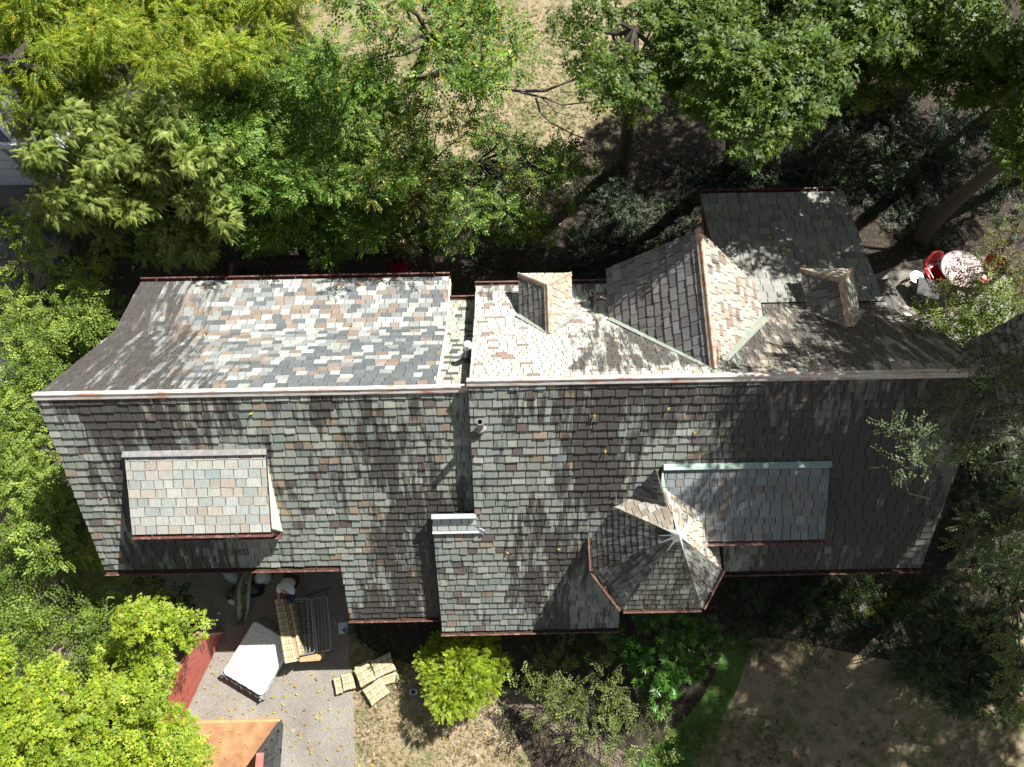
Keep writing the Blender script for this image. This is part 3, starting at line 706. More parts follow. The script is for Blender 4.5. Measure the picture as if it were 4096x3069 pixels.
# ------------------------------------------------------------------ VEGETATION
def quadleaf(L, W, fold=.18, a=0.0, org=(0, 0, 0), pitch=0.0):
    """one leaf as a folded quad: base, side, tip, side"""
    v = np.array([(0, 0, 0), (L * .45, W / 2, L * fold * .4), (L, 0, -L * .08), (L * .45, -W / 2, L * fold * .4)])
    cp, sp = cos(pitch), sin(pitch); v = v @ np.array([[cp, 0, -sp], [0, 1, 0], [sp, 0, cp]]).T
    ca, sa = cos(a), sin(a); v = v @ np.array([[ca, -sa, 0], [sa, ca, 0], [0, 0, 1]]).T
    return v + np.array(org)
def spray(kind, r):
    q = []
    if kind == 'broad':          # short twig with ovate leaves
        for i in range(9):
            t = i / 8; s = 1 if i % 2 else -1
            q.append(quadleaf(r.uniform(.075, .10), r.uniform(.04, .052), a=s * r.uniform(.5, 1.2) * (1 - .6 * t), org=(t * .26, s * .008, r.uniform(-.015, .015)), pitch=r.uniform(-.55, .25)))
    elif kind == 'small':
        for i in range(12):
            t = i / 11; s = 1 if i % 2 else -1
            q.append(quadleaf(r.uniform(.045, .065), r.uniform(.028, .038), a=s * r.uniform(.5, 1.3), org=(t * .24, s * .01, r.uniform(-.03, .03)), pitch=r.uniform(-.7, .5)))
    elif kind == 'compound':     # pinnate leaf of narrow leaflets
        for i in range(13):
            t = i / 12; s = 1 if i % 2 else -1
            q.append(quadleaf(r.uniform(.055, .075), .026, a=s * (1.2 - .6 * t) * r.uniform(.8, 1.15), org=(t * .22, 0, -.10 * t * t), pitch=-.1 - .35 * t + r.uniform(-.25, .25)))
    elif kind == 'conifer':      # drooping feathery frond
        for i in range(15):
            t = i / 14; s = 1 if i % 2 else -1
            q.append(quadleaf((.12 * (1 - t) + .04) * r.uniform(.8, 1.15), .030, a=s * (.85 - .35 * t), org=(t * .30, 0, -.13 * t * t), pitch=-.3 - .35 * t))
        q.append(quadleaf(.30, .025, pitch=-.2))
    elif kind == 'maple':        # lobed leaf = three diamonds
        for i in range(5):
            t = i / 4; s = 1 if i % 2 else -1; a0 = s * r.uniform(.3, 1.1) * (1 - .5 * t); o = (t * .18 + .03, s * r.uniform(.01, .05), r.uniform(-.03, .03)); p = r.uniform(-.6, .15); L = r.uniform(.085, .115)
            for b, k in ((0, 1), (.95, .8), (-.95, .8)): q.append(quadleaf(L * k, L * .38, a=a0 + b, org=o, pitch=p, fold=.1))
    elif kind == 'whorl':        # rhododendron rosette
        for i in range(9):
            q.append(quadleaf(r.uniform(.13, .17), .045, a=i * 0.7 + r.uniform(-.2, .2), org=(.02, 0, .02), pitch=r.uniform(-.35, .1), fold=.12))
    elif kind == 'needle':       # flat upright yew / juniper spray
        for i in range(11):
            t = i / 10; s = 1 if i % 2 else -1
            q.append(quadleaf(.085 * (1.1 - .6 * t), .022, a=s * (.8 - .3 * t), org=(t * .17, 0, 0), pitch=r.uniform(-.2, .3)))
    return np.array(q)
TEMPL = {k: [spray(k, random.Random(i * 7 + 1)) for i in range(5)] for k in ('broad', 'small', 'compound', 'conifer', 'maple', 'whorl', 'needle')}
def foliage_mesh(name, P_, D_, U_, S_, kind, cols, jit=.16, accent=None, pacc=0.0, m=M_LEAF, parent=None, hue=None):
    """P_ positions, D_ twig direction, U_ approx normal, S_ scale (arrays)"""
    n = len(P_); D_ = D_ / (np.linalg.norm(D_, axis=1, keepdims=True) + 1e-9)
    Y = np.cross(U_, D_); Y /= (np.linalg.norm(Y, axis=1, keepdims=True) + 1e-9); Z = np.cross(D_, Y)
    Rm = np.stack([D_, Y, Z], axis=2) * S_[:, None, None]
    T = TEMPL[kind]; pick = rng.integers(0, len(T), n); VV = []; CC = []
    cols = np.array(cols); ci = rng.integers(0, len(cols), n) if hue is None else hue
    for k in range(len(T)):
        ix = np.where(pick == k)[0]
        if not len(ix): continue
        t = T[k]; q = t.shape[0]
        v = np.einsum('nij,qvj->nqvi', Rm[ix], t) + P_[ix][:, None, None, :]
        c = cols[ci[ix]][:, None, :] * (1 + rng.normal(0, jit, (len(ix), 1, 1))) * (1 + rng.normal(0, jit * .7, (len(ix), q, 1)))
        if accent is not None:
            ac = np.array(accent); am = (rng.random((len(ix), q)) < pacc * (1 + 3 * (rng.random((len(ix), 1)) < .12)))
            c = np.where(am[:, :, None], ac[rng.integers(0, len(ac), (len(ix), q))], c)
        VV.append(v.reshape(-1, 3)); CC.append(np.clip(c, .004, 1).reshape(-1, 3))
    V_ = np.concatenate(VV); C_ = np.concatenate(CC); nf = len(C_)
    me = bpy.data.meshes.new(name); me.vertices.add(nf * 4); me.vertices.foreach_set('co', V_.astype('f').ravel())
    me.loops.add(nf * 4); me.loops.foreach_set('vertex_index', np.arange(nf * 4, dtype='i'))
    me.polygons.add(nf); me.polygons.foreach_set('loop_start', np.arange(0, nf * 4, 4, dtype='i'))
    try: me.polygons.foreach_set('loop_total', np.full(nf, 4, dtype='i'))
    except Exception: pass
    a = me.attributes.new('col', 'FLOAT_COLOR', 'FACE')
    a.data.foreach_set('color', np.concatenate([C_, np.ones((nf, 1))], 1).astype('f').ravel())
    me.materials.append(m); me.update(calc_edges=True); o = bpy.data.objects.new(name, me); link(o, parent); return o
NLEAF = 0
def shell_pts(c, r, n, top=.55, inner=.55, squash=.75):
    """points on the lumpy shell of an ellipsoid clump, biased upward; returns pos, outward"""
    d = rng.normal(0, 1, (n, 3)); d /= np.linalg.norm(d, axis=1, keepdims=True)
    fl = (d[:, 2] < 0) & (rng.random(n) < top); d[fl, 2] *= -1
    ph = rng.random(3) * 6
    lump = 1 + .16 * np.sin(3.1 * d[:, 0] * 2 + ph[0]) * np.cos(4.3 * d[:, 1] + ph[1]) + .10 * np.sin(7 * d[:, 2] + 5 * d[:, 0] + ph[2])
    rr = r * lump * (inner + (1 - inner) * rng.random(n) ** .45)
    p = d * rr[:, None] * np.array([1, 1, squash]) + np.array(c)
    return p, d
def limb(mb, a, b, r0, r1, bow=.12, seg=6, n=5, mi=0):
    a = np.array(a, float); b = np.array(b, float); L = np.linalg.norm(b - a)
    off = rng.normal(0, bow * L, 3) * np.array([1, 1, .5]); pts = []; rs = []
    for i in range(n + 1):
        t = i / n; p = a + (b - a) * t + off * sin(pi * t) + (rng.normal(0, .015 * L, 3) if 0 < i < n else 0); pts.append(p); rs.append(r0 + (r1 - r0) * t)
    mb.tube(pts, rs, seg, mi); return pts
def tree(name, label, cat, base, clumps, kind, cols, tr=.16, dens=1.0, size=1.0, accent=None, pacc=0, group=None, droop=.25, nsub=5, subr=.5, bark=None, trunk_top=None,
         twigs=True, m=None, flat_=.75, top=.6, inner=.5, up=.6, trunk=True, trunkpath=None):
    """clumps: (px, py, z, radius) of foliage masses"""
    base = np.array(base, float); root = empty(name, tuple(base)); tag(root, label, cat, group)
    mb = MB(); cw = [(G(x, y, z), rr) for x, y, z, rr in clumps]
    cen = np.mean([c for c, _ in cw], 0)
    tt = np.array(trunk_top, float) if trunk_top is not None else base * .45 + cen * .55 - np.array([0, 0, .3])
    if trunkpath is not None: path = [np.array(p, float) for p in trunkpath]; mb.tube(path, [tr * (1 - .55 * i / (len(path) - 1)) for i in range(len(path))], 9); tt = path[-1]
    elif trunk:
        tp = [base, base * .97 + tt * .03 + [0, 0, 0]] ; mb.tube([base + (0, 0, -.1), base + (tt - base) * .05], [tr * 1.5, tr * 1.05], 9)
        path = limb(mb, base + (tt - base) * .045, tt, tr * 1.05, tr * .6, .03, 9, 6)
    Pl, Dl = [], []
    for c, rr in cw:
        st = tt if (trunkpath is None or len(trunkpath) < 3) else min(path[1:], key=lambda q: np.linalg.norm(q - c))
        limb(mb, st, c - np.array([0, 0, rr * .3]), tr * .26, tr * .08, .08, 5, 5)
        k = max(2, int(nsub * (rr / .9) ** 1.6))
        sp, _ = shell_pts(c, rr * .78, k, .7, .25, flat_)
        for s_ in sp:
            if twigs: limb(mb, c, s_, tr * .12, .008, .1, 4, 3)
            r2 = subr * rr ** .5 * random.uniform(.65, 1.15)
            n = int(dens * 420 * r2 * r2 / (size * size))
            p, d = shell_pts(s_, r2, n, top, inner, .62); Pl.append(p)
            dd = d * np.array([1, 1, .35]) + rng.normal(0, .35, d.shape); dd[:, 2] -= droop; Dl.append(dd)
    P_ = np.concatenate(Pl); D_ = np.concatenate(Dl)
    keep = P_[:, 2] > .05; P_ = P_[keep]; D_ = D_[keep]; n = len(P_)
    U_ = np.tile(np.array([[0, 0, 1.0]]), (n, 1)) + rng.normal(0, 1 - up, (n, 3)) * .7
    S_ = size * rng.uniform(.8, 1.2, n)
    global NLEAF; NLEAF += n
    mb.build('trunk' if trunk or trunkpath else 'branches', bark or M_BARK, root)
    foliage_mesh('crown', P_, D_, U_, S_, kind, cols, accent=accent, pacc=pacc, m=m or M_LEAF, parent=root)
    return root
def fill(poly, n, z0, z1, r0, r1, seed=0, ylow=None):
    """n clumps spread inside a pixel polygon"""
    r = random.Random(seed); xs = [p[0] for p in poly]; ys = [p[1] for p in poly]; out = []
    def inside(x, y):
        c = False
        for i in range(len(poly)):
            a, b = poly[i], poly[(i + 1) % len(poly)]
            if (a[1] > y) != (b[1] > y) and x < (b[0] - a[0]) * (y - a[1]) / (b[1] - a[1]) + a[0]: c = not c
        return c
    best = []
    tries = 0
    while len(out) < n and tries < 5000:
        tries += 1; x, y = r.uniform(min(xs), max(xs)), r.uniform(min(ys), max(ys))
        if not inside(x, y): continue
        md = min([((x - o[0]) ** 2 + (y - o[1]) ** 2) ** .5 for o in out] or [999])
        if md < .62 * (max(xs) - min(xs) + max(ys) - min(ys)) / 2 / sqrt(n) * 1.25 and tries % 9: continue
        z = r.uniform(z0, z1)
        if ylow and y > ylow: z = max(1.8, z - (y - ylow) / 60 * 1.9)
        out.append((x, y, z, r.uniform(r0, r1)))
    return out
LOCUST = [(.19, .28, .02), (.25, .33, .022), (.13, .21, .018), (.31, .37, .03)]
YEL = [(.50, .36, .03), (.60, .50, .07), (.48, .28, .03)]
HEM = [(.22, .30, .065), (.28, .35, .08), (.16, .235, .05), (.33, .39, .10)]
MID = [(.11, .20, .028), (.14, .24, .03), (.085, .165, .024), (.19, .29, .045)]
DARKG = [(.035, .075, .014), (.05, .095, .016), (.03, .06, .014), (.07, .115, .02)]
MAPLE_B = [(.30, .39, .035), (.25, .35, .03), (.35, .42, .045), (.19, .29, .025)]
BUSHG = [(.30, .40, .03), (.26, .36, .025), (.35, .43, .04), (.20, .30, .025)]
OLIVE = [(.085, .11, .03), (.11, .13, .035), (.065, .09, .025)]
GREYG = [(.07, .105, .045), (.09, .13, .055), (.055, .085, .04)]
RHO = [(.08, .20, .03), (.105, .24, .035), (.06, .15, .025)]
SHR = [(.20, .29, .05), (.16, .24, .04), (.26, .34, .06), (.12, .19, .035)]

tree('walnut_tree', 'yellow-green tree with turning yellow leaves filling the far top left corner', 'tree', G(57, 160), [(x, y, z, r) for x, y, z, r in fill([(-30, -20), (85, -20), (95, 50), (60, 90), (20, 100), (-30, 95)], 16, 5.2, 7.0, .8, 1.1, 1)],
     'compound', LOCUST, .26, .95, .9, YEL, .04, trunkpath=[G(62, 172), G(52, 148, .8), G(38, 116, 3.0), G(25, 95, 5.0), G(15, 60, 7.2)], group='yellowing trees along the top left')
tree('walnut_tree', 'broad yellow-green tree with orange-yellow leaf sprays, above the feathery tree', 'tree', G(205, 115), fill([(80, -25), (285, -25), (292, 20), (262, 60), (225, 78), (180, 60), (110, 66), (85, 50)], 36, 5.0, 7.2, .65, 1.0, 2),
     'compound', LOCUST, .20, .95, .9, YEL, .05, group='yellowing trees along the top left')
tree('feathery_conifer', 'large light green conifer with drooping feathery sprays beside the garage', 'tree', G(150, 235), fill([(40, 75), (110, 80), (150, 75), (210, 105), (228, 160), (235, 205), (225, 240), (200, 262), (165, 262), (110, 232), (60, 215), (40, 165), (30, 110)], 62, 3.4, 6.2, .48, .75, 3, ylow=175),
     'conifer', HEM, .16, .8, .66, droop=.35, subr=.36, nsub=11, up=.3)
tree('leafy_tree', 'dense mid-green tree over the wooden deck, right of the feathery conifer', 'tree', G(300, 262), fill([(225, 60), (300, 60), (370, 75), (405, 130), (415, 190), (415, 232), (385, 245), (345, 250), (290, 245), (258, 235), (240, 190), (215, 110)], 66, 3.2, 6.0, .5, .8, 4, ylow=165),
     'broad', MID, .16, 1.15, 1.0, [(.35, .30, .03)], .01, subr=.48)
# open tree with bare limbs at the top centre
t5 = tree('open_crowned_tree', 'sparse tree with dark forking trunk and long limbs above the sunny lawn', 'tree', G(384, 122),
          fill([(378, -15), (520, -15), (528, 40), (520, 78), (480, 92), (440, 62), (400, 60), (372, 70), (350, 40), (345, 90), (330, 70)], 15, 6.2, 8.3, .5, .85, 5), 'broad', MID, .22, .62, 1.05, YEL, .03, subr=.42,
          trunkpath=[G(374, 134), G(388, 116, .8), G(402, 92, 2.2), G(418, 68, 3.6), G(430, 38, 5.5)], bark=M_BARK)
tree('open_crowned_tree', 'thin-leaved tree with drooping branchlets between the forked trunk and the lawn', 'tree', G(404, 205), fill([(355, 95), (420, 85), (470, 80), (478, 120), (440, 150), (430, 215), (405, 230), (372, 210), (350, 150)], 12, 4.6, 6.2, .4, .7, 55),
     'broad', [(.10, .14, .03), (.075, .12, .025), (.13, .16, .03)], .12, .5, .95, YEL, .06, subr=.38)
mb = MB()
def bough(pts, r0, r1): mb.tube([G(x, y, z) for x, y, z in pts], [r0 + (r1 - r0) * i / (len(pts) - 1) for i in range(len(pts))], 6)
bough([(395, 106, 1.6), (420, 78, 3.2), (448, 72, 3.8), (478, 76, 4.2), (492, 86, 4.3), (502, 88, 4.3)], .10, .06)
bough([(502, 88, 4.3), (520, 91, 4.3), (545, 91, 4.4), (567, 82, 4.6), (590, 75, 4.9), (612, 72, 5.1)], .055, .012)
bough([(520, 92, 4.3), (545, 98, 4.3), (562, 105, 4.2), (590, 102, 4.3), (616, 96, 4.4)], .035, .008)
bough([(536, 98, 4.3), (540, 112, 4.1), (550, 122, 4.0), (572, 134, 3.9), (590, 140, 3.8), (604, 148, 3.8)], .035, .007)
bough([(548, 121, 4.0), (560, 128, 3.9), (568, 138, 3.8)], .015, .005); bough([(567, 82, 4.6), (580, 66, 4.8), (592, 58, 5)], .02, .005)
bough([(540, 96, 4.3), (556, 112, 4.1), (578, 118, 4.1), (590, 116, 4.1)], .018, .005); bough([(560, 92, 4.4), (585, 92, 4.4), (600, 96, 4.4)], .015, .004)
bough([(445, 72, 3.8), (462, 58, 4.4), (480, 48, 4.8)], .04, .01)
for i in range(46):
    x, y = random.uniform(515, 608), random.uniform(70, 140)
    if abs(y - 92 - (x - 560) * .15) < 40: bough([(x, y, 4.3), (x + random.uniform(-5, 9), y + random.uniform(-8, 8), 4.4), (x + random.uniform(2, 16), y + random.uniform(-12, 12), 4.4)], .008, .003)
db = mb.build('dead_limb', M_BARKG, t5)
tree('box_elder', 'mid-green tree with bright leaf tips above the gap between the two roofs', 'tree', G(430, 272),
     fill([(400, 165), (450, 170), (500, 128), (530, 135), (560, 155), (572, 180), (570, 210), (548, 232), (520, 240), (470, 235), (430, 240), (410, 215)], 40, 2.4, 4.6, .45, .7, 6), 'broad', DARKG + MID, .16, .85, 1.05, [(.16, .26, .03), (.4, .3, .03)], .05, subr=.42,
     trunkpath=[G(430, 268), G(424, 214, 1.5), G(428, 180, 2.5), G(442, 164, 3.0), G(478, 163, 3.2)])
MP = [(.07, .13, .014), (.09, .15, .016), (.05, .10, .014), (.12, .175, .02)]
tree('maple_tree', 'maple with a straight dark trunk standing at the lawn edge', 'tree', G(623, 166),
     fill([(575, -20), (660, -20), (668, 60), (650, 95), (622, 98), (600, 80), (585, 55), (562, 42), (566, 10)], 13, 5.2, 8.0, .55, .85, 7), 'maple', MP, .24, .7, 1.0, subr=.42, trunkpath=[G(622, 168), G(623, 160, .3), G(629, 118, 2.5), G(633, 70, 5.0), G(634, 30, 7)])
tree('maple_tree', 'big shaded maple whose crown fills the top edge above the grey annex', 'tree', G(737, 160),
     fill([(655, -20), (800, -20), (815, 55), (800, 90), (788, 118), (760, 118), (735, 92), (700, 112), (672, 90), (660, 40)], 20, 6.0, 8.6, .7, 1.0, 8), 'maple', MP, .26, .95, 1.1, [(.15, .22, .02)], .06, group='shady maples at the top right')
tree('maple_tree', 'darker maple right of the big shaded one, its lower edge over deep shade', 'tree', G(930, 60),
     fill([(800, -20), (960, -20), (965, 40), (930, 75), (880, 60), (850, 72), (820, 60)], 18, 6.4, 8.8, .7, 1.0, 9), 'maple', MP, .24, .9, 1.1, [(.17, .24, .02)], .08, group='shady maples at the top right')
tree('maple_tree', 'corner maple at the far top right with low dark boughs', 'tree', G(1075, 150),
     fill([(930, -10), (1045, -10), (1045, 150), (1000, 165), (985, 125), (925, 105), (940, 60)], 14, 6.0, 8.4, .6, .95, 10), 'maple', MP, .2, .75, 1.0, [(.17, .24, .02)], .06, group='shady maples at the top right')
# leaning grey trunk at the right, its crown high beyond the frame
tree('leaning_tree', 'tall tree with a long grey leaning trunk behind the red chairs', 'tree', G(927, 232), [(1180, 40, 10.5, 1.5), (1260, 90, 11, 1.7), (1150, 120, 10, 1.3), (1120, -40, 10, 1.4), (1240, 180, 10.5, 1.5)], 'maple', MP, .25, .45, 1.6,
     trunkpath=[G(920, 238), G(930, 226, .6), G(958, 199, 2.4), G(990, 172, 4.5), G(1024, 146, 6.5), G(1085, 95, 9)], bark=mat('dim_grey_bark', (.11, .098, .085), (.065, .058, .05), 9, .95, .7, stretch=(3, 3, .7)))
# great shade tree at the east end: trunk base right of the gable, crown above the drone's view
def wclumps(lst): return lst
def shade_tree(name, label, base, pts, kind, cols, tr, dens, size, seed):
    root = empty(name, tuple(base)); tag(root, label, 'tree'); mb = MB(); b = np.array(base, float); cen = np.mean([p[:3] for p in pts], 0)
    top = np.array([b[0] * .7 + cen[0] * .3, b[1] * .7 + cen[1] * .3, cen[2] - 2.2])
    mb.tube([b, b + [0, 0, .4], b * .5 + top * .5, top], [tr * 1.4, tr, tr * .85, tr * .6], 10)
    Pl, Dl = [], []
    for (x, y, z, rr) in pts:
        c = np.array([x, y, z]); limb(mb, top, c, tr * .4, .04, .08, 6, 6)
        sp, _ = shell_pts(c, rr * .8, int(6 * rr), .6, .3, .55)
        for s_ in sp:
            limb(mb, c, s_, .04, .01, .1, 4, 3); r2 = random.uniform(.4, .75)
            n = int(dens * 230 * r2 * r2 / (size * size)); p, d = shell_pts(s_, r2, n, .5, .3, .6); Pl.append(p); dd = d * [1, 1, .4] + rng.normal(0, .4, d.shape); dd[:, 2] -= .2; Dl.append(dd)
    P_ = np.concatenate(Pl); D_ = np.concatenate(Dl); n = len(P_)
    mb.build('trunk', M_BARK, root)
    foliage_mesh('crown', P_, D_, np.tile([[0, 0, 1.0]], (n, 1)) + rng.normal(0, .35, (n, 3)), size * rng.uniform(.8, 1.2, n), kind, cols, parent=root); return root
r = random.Random(12)
shade_tree('shade_tree', 'tall tree behind the top right maples shading the wooded floor', (16.5, 19.5, 0), [(x, y, z, rr) for x, y, z, rr in [(9.6, 18.4, 9, 1.7), (12, 17.8, 9.4, 1.8), (14.5, 17.6, 9.4, 1.9), (17, 17, 9, 1.8), (19, 15.5, 9, 1.7), (11, 20.5, 9, 1.8), (14, 20.5, 9.5, 1.9), (17, 20, 9, 1.8), (19.5, 18, 9, 1.7)]], 'maple', MP, .3, .9, 1.9, 3)
pts = [(x, y, z + r.uniform(-.6, .6), rr) for x, y, z, rr in [(9.7, 6.1, 12.5, .9), (10.5, 5.5, 12.3, .9), (8.6, 6.7, 12.4, .75), (9.4, 7.0, 12.4, .7), (17.5, 6.6, 11, 1.6), (19, 8.6, 11, 1.7), (18.8, 4.9, 10.8, 1.6), (16, -1, 10, 1.5), (18, 1.2, 10, 1.6), (13.8, -1.2, 10.4, 1.4), (15, 2.2, 11, 1.4), (11.2, 5.4, 12.6, 1.7), (13.2, 5.6, 12.4, 1.8), (11.7, 3.2, 11.9, 1.2), (12.8, 2.8, 12, 1.9), (15, 3.8, 11.5, 1.8), (11.6, .6, 11, 1.5), (13.8, .8, 11, 1.7), (16.2, 1.0, 10.5, 1.7), (15.4, 6.2, 11.5, 1.6), (12.2, 7.4, 12.6, 1.2), (17.5, 3.2, 10.5, 1.6)]]
shade_tree('shade_tree', 'massive tree at the right edge whose trunk rises by the house end', tuple(G(958, 533)), pts, 'broad', GREYG, .34, 1.12, 1.7, 1)
pts = [(x, y, z, rr) for x, y, z, rr in [(10.2, 13.0, 11.5, 1.7), (12.4, 12.4, 11.8, 1.8), (9.6, 15.4, 11, 1.6), (12, 15.4, 11, 1.8), (14.6, 13.4, 11.5, 1.8), (14.2, 16.2, 11, 1.7), (16.4, 11.0, 11, 1.6), (7.6, 16.6, 10, 1.4), (17, 14, 10.5, 1.6)]]
shade_tree('shade_tree', 'very tall tree beyond the top right corner casting dapples on the annex', (17.5, 16.0, 0), pts, 'maple', MP, .3, .42, 1.7, 2)

# left side: rambling shrubs, the bright maple at the bottom left
tree('arching_shrub', 'bright loose shrub arching in at the left edge above the gravel', 'shrub', G(10, 330), fill([(-20, 218), (30, 216), (48, 240), (60, 270), (85, 270), (115, 245), (112, 280), (95, 300), (60, 300), (30, 290), (-20, 300)], 16, 2.2, 3.6, .3, .55, 21), 'broad', [(.25, .34, .03), (.20, .28, .03), (.15, .22, .025)], .06, .6, 1.0, droop=.2, subr=.36)
tree('leafy_shrub', 'grey-green leafy shrub mass along the left gable, upper part', 'shrub', G(60, 360), fill([(0, 290), (60, 300), (112, 305), (100, 335), (70, 358), (40, 378), (20, 400), (-10, 400), (-10, 340)], 28, 2.0, 3.4, .45, .7, 22), 'small', SHR, .07, 1.2, 1.25, subr=.38, group='shrubs along the west gable')
tree('leafy_shrub', 'leafy shrub bulging out beside the lower west gable, over pale gravel', 'shrub', G(40, 470), fill([(0, 395), (25, 410), (40, 432), (55, 470), (75, 505), (95, 545), (60, 560), (20, 548), (10, 500), (-10, 450)], 30, 1.9, 3.3, .4, .65, 23), 'broad', SHR, .07, 1.15, 1.0, subr=.38, group='shrubs along the west gable')
tree('vine_thicket', 'dense small-leaved thicket in front of the lower left house corner', 'thicket', G(80, 600), fill([(-20, 540), (60, 545), (110, 555), (135, 565), (160, 590), (175, 610), (190, 625), (165, 645), (140, 680), (90, 690), (20, 680), (-20, 660)], 52, 1.6, 2.6, .4, .62, 24), 'small', [(.17, .25, .04), (.13, .20, .03), (.22, .30, .045), (.10, .16, .03)], .07, 1.0, 1.35, subr=.38)
tree('shaded_sapling', 'small dark sapling in the shade under the low front gutter', 'sapling', G(160, 606), [(150, 590, .9, .35), (170, 605, .8, .35), (160, 620, .7, .3), (178, 598, .5, .25), (140, 578, .8, .3)], 'maple', DARKG, .04, .8, 1.0, subr=.3)
tree('bright_maple', 'sunlit lime-green maple filling the bottom left corner', 'tree', G(60, 740), fill([(-20, 630), (20, 645), (60, 700), (112, 660), (142, 625), (166, 622), (184, 645), (168, 664), (140, 682), (150, 698), (176, 703), (194, 733), (208, 755), (180, 790), (-20, 800)], 52, 2.8, 4.0, .42, .66, 25), 'maple', MAPLE_B, .16, 1.1, .85, [(.6, .5, .04)], .006, subr=.38, top=.75)
# front garden
tree('round_yew_bush', 'bright lime round clipped yew bush in front of the low eave', 'bush', G(463, 676), [(463, 668, 1.05, .98)] + [(463 + 24 * cos(a), 669 + 21 * sin(a), .85, .52) for a in np.arange(0, 6.2, .7)], 'needle', BUSHG, .08, 1.35, .8, subr=.36, nsub=16, top=.85, inner=.8, droop=-.35)
tree('rhododendron_bush', 'glossy dark green rhododendron below the turret', 'bush', G(655, 655), fill([(622, 618), (700, 615), (704, 640), (696, 668), (668, 690), (645, 678), (628, 655), (612, 638)], 18, 1.1, 1.9, .4, .6, 26), 'whorl', RHO, .07, .5, .95, subr=.38, m=M_GLOSS, droop=-.5, top=.9)
tree('dogwood_shrub', 'loose twiggy shrub with small pale leaves between the round bush and the rhododendron', 'shrub', G(585, 700), fill([(520, 668), (548, 655), (585, 660), (618, 665), (640, 690), (650, 712), (655, 740), (640, 775), (598, 765), (570, 730), (545, 715), (522, 690)], 28, 1.1, 2.0, .35, .6, 27), 'small', [(.17, .22, .06), (.13, .17, .045), (.21, .25, .08), (.10, .14, .03)], .07, .5, 1.05, subr=.34)
tree('dogwood_shrub', 'smaller dim shrub close under the eave, left of the rhododendron', 'shrub', G(585, 650), fill([(550, 632), (615, 630), (622, 655), (590, 662), (560, 655)], 7, .6, 1.2, .28, .42, 28), 'small', DARKG, .05, .8, 1.0, subr=.3)
for i, (px, py, rr, lb, cc) in enumerate([(742, 592, .38, 'dim bamboo-leaved shrub just right of the turret foot', DARKG), (736, 628, .40, 'olive spiky shrub at the tip of the green turf strip', OLIVE), (765, 640, .34, 'olive shrub touching the shaded lawn edge', OLIVE), (800, 600, .40, 'dark shrub below the right front gutter', DARKG),
        (850, 588, .42, 'dark broadleaf shrub under the middle of the right gutter', DARKG), (873, 612, .22, 'small yellow-green shrub near the teal rag', [(.16, .17, .02)]), (900, 610, .42, 'black-green shrub in deep shade beyond the teal rag', DARKG), (935, 600, .45, 'dark shrub at the house corner in deep shade', DARKG)]):
    tree('low_shrub', lb, 'shrub', G(px, py), [(px, py, .45, rr), (px + 14, py - 8, .35, rr * .7), (px - 12, py + 6, .35, rr * .7)], 'needle' if i in (1, 2) else 'broad', cc, .03, .7, 1.1, subr=.3, group='low shrubs in the east bed')
for i, (px, py, lb) in enumerate([(775, 128, 'dim understory shrub left of centre in the dark woodland'), (830, 150, 'dim understory shrub just above the annex corner'), (890, 165, 'dim understory shrub between the annex and the leaning trunk'), (945, 130, 'dim understory shrub behind the leaning trunk'), (985, 190, 'dim understory shrub right of the leaning trunk')]):
    tree('shade_shrub', lb, 'shrub', G(px - 10, py + 25), [(px, py, 1.6, .7), (px + 24, py - 12, 1.3, .6), (px - 24, py + 10, 1.2, .55), (px + 6, py + 18, 1.0, .5)], 'broad', [(.025, .05, .018), (.035, .065, .022), (.018, .035, .012)], .05, .6, 1.1, subr=.36, group='near-black shrubs added to deepen the woodland shade')  # added shrubs; their near-black leaves carry the woodland shade in the colour
tree('feathery_hemlock', 'dark blue-green hemlock spreading over the shaded lawn on the right', 'tree', G(945, 665), fill([(905, 630), (960, 600), (1000, 620), (1035, 660), (1030, 710), (980, 700), (930, 690), (900, 665)], 18, 1.6, 3.2, .4, .65, 30), 'conifer', [(.05, .085, .035), (.065, .105, .045), (.04, .07, .03)], .10, .7, .65, droop=.3, up=.3)
# right edge: boughs close to the camera
GB = [(.13, .18, .07), (.10, .15, .06), (.16, .21, .085)]
def bough_set(label, base, cl, kind, cols, dens, size, seed=0, name='overhanging_bough_tree', **k):
    return tree(name, label, 'tree', base, cl, kind, cols, .09, dens, size, subr=.34, twigs=True, **k)
bough_set('grey-green tree with pale leaves crowding the lower right edge', G(1035, 600), fill([(1000, 470), (1040, 470), (1045, 700), (1010, 690), (985, 640), (965, 575), (985, 545), (975, 510)], 16, 4.2, 6.2, .35, .6, 31), 'broad', GB, .55, .95)
bough_set('thin tree with bare twigs reaching over the right end of the roof', G(1012, 440), fill([(895, 430), (940, 400), (965, 350), (1030, 340), (1030, 470), (985, 465), (950, 475), (905, 475)], 26, 7.4, 8.8, .28, .45, 32), 'small', [(.09, .13, .055), (.12, .155, .07), (.07, .10, .045)], .50, 1.0, bark=M_BARKG)
bough_set('bright leafy tree in the sun right of the chimney', G(1040, 330), fill([(930, 315), (975, 300), (1035, 290), (1040, 400), (1000, 395), (985, 355), (950, 345)], 18, 4.0, 6.2, .32, .55, 33), 'broad', [(.20, .28, .04), (.15, .22, .035), (.11, .17, .03)], .65, .95)
bough_set('autumn-tinged bush behind the second red chair', G(1015, 262), fill([(985, 225), (1040, 215), (1040, 300), (1000, 300), (960, 305), (925, 300), (955, 284), (985, 268)], 20, 1.2, 2.6, .3, .5, 34), 'small', [(.12, .15, .03), (.16, .17, .03), (.09, .12, .03)], .6, 1.1, accent=[(.45, .22, .05)], pacc=.05)
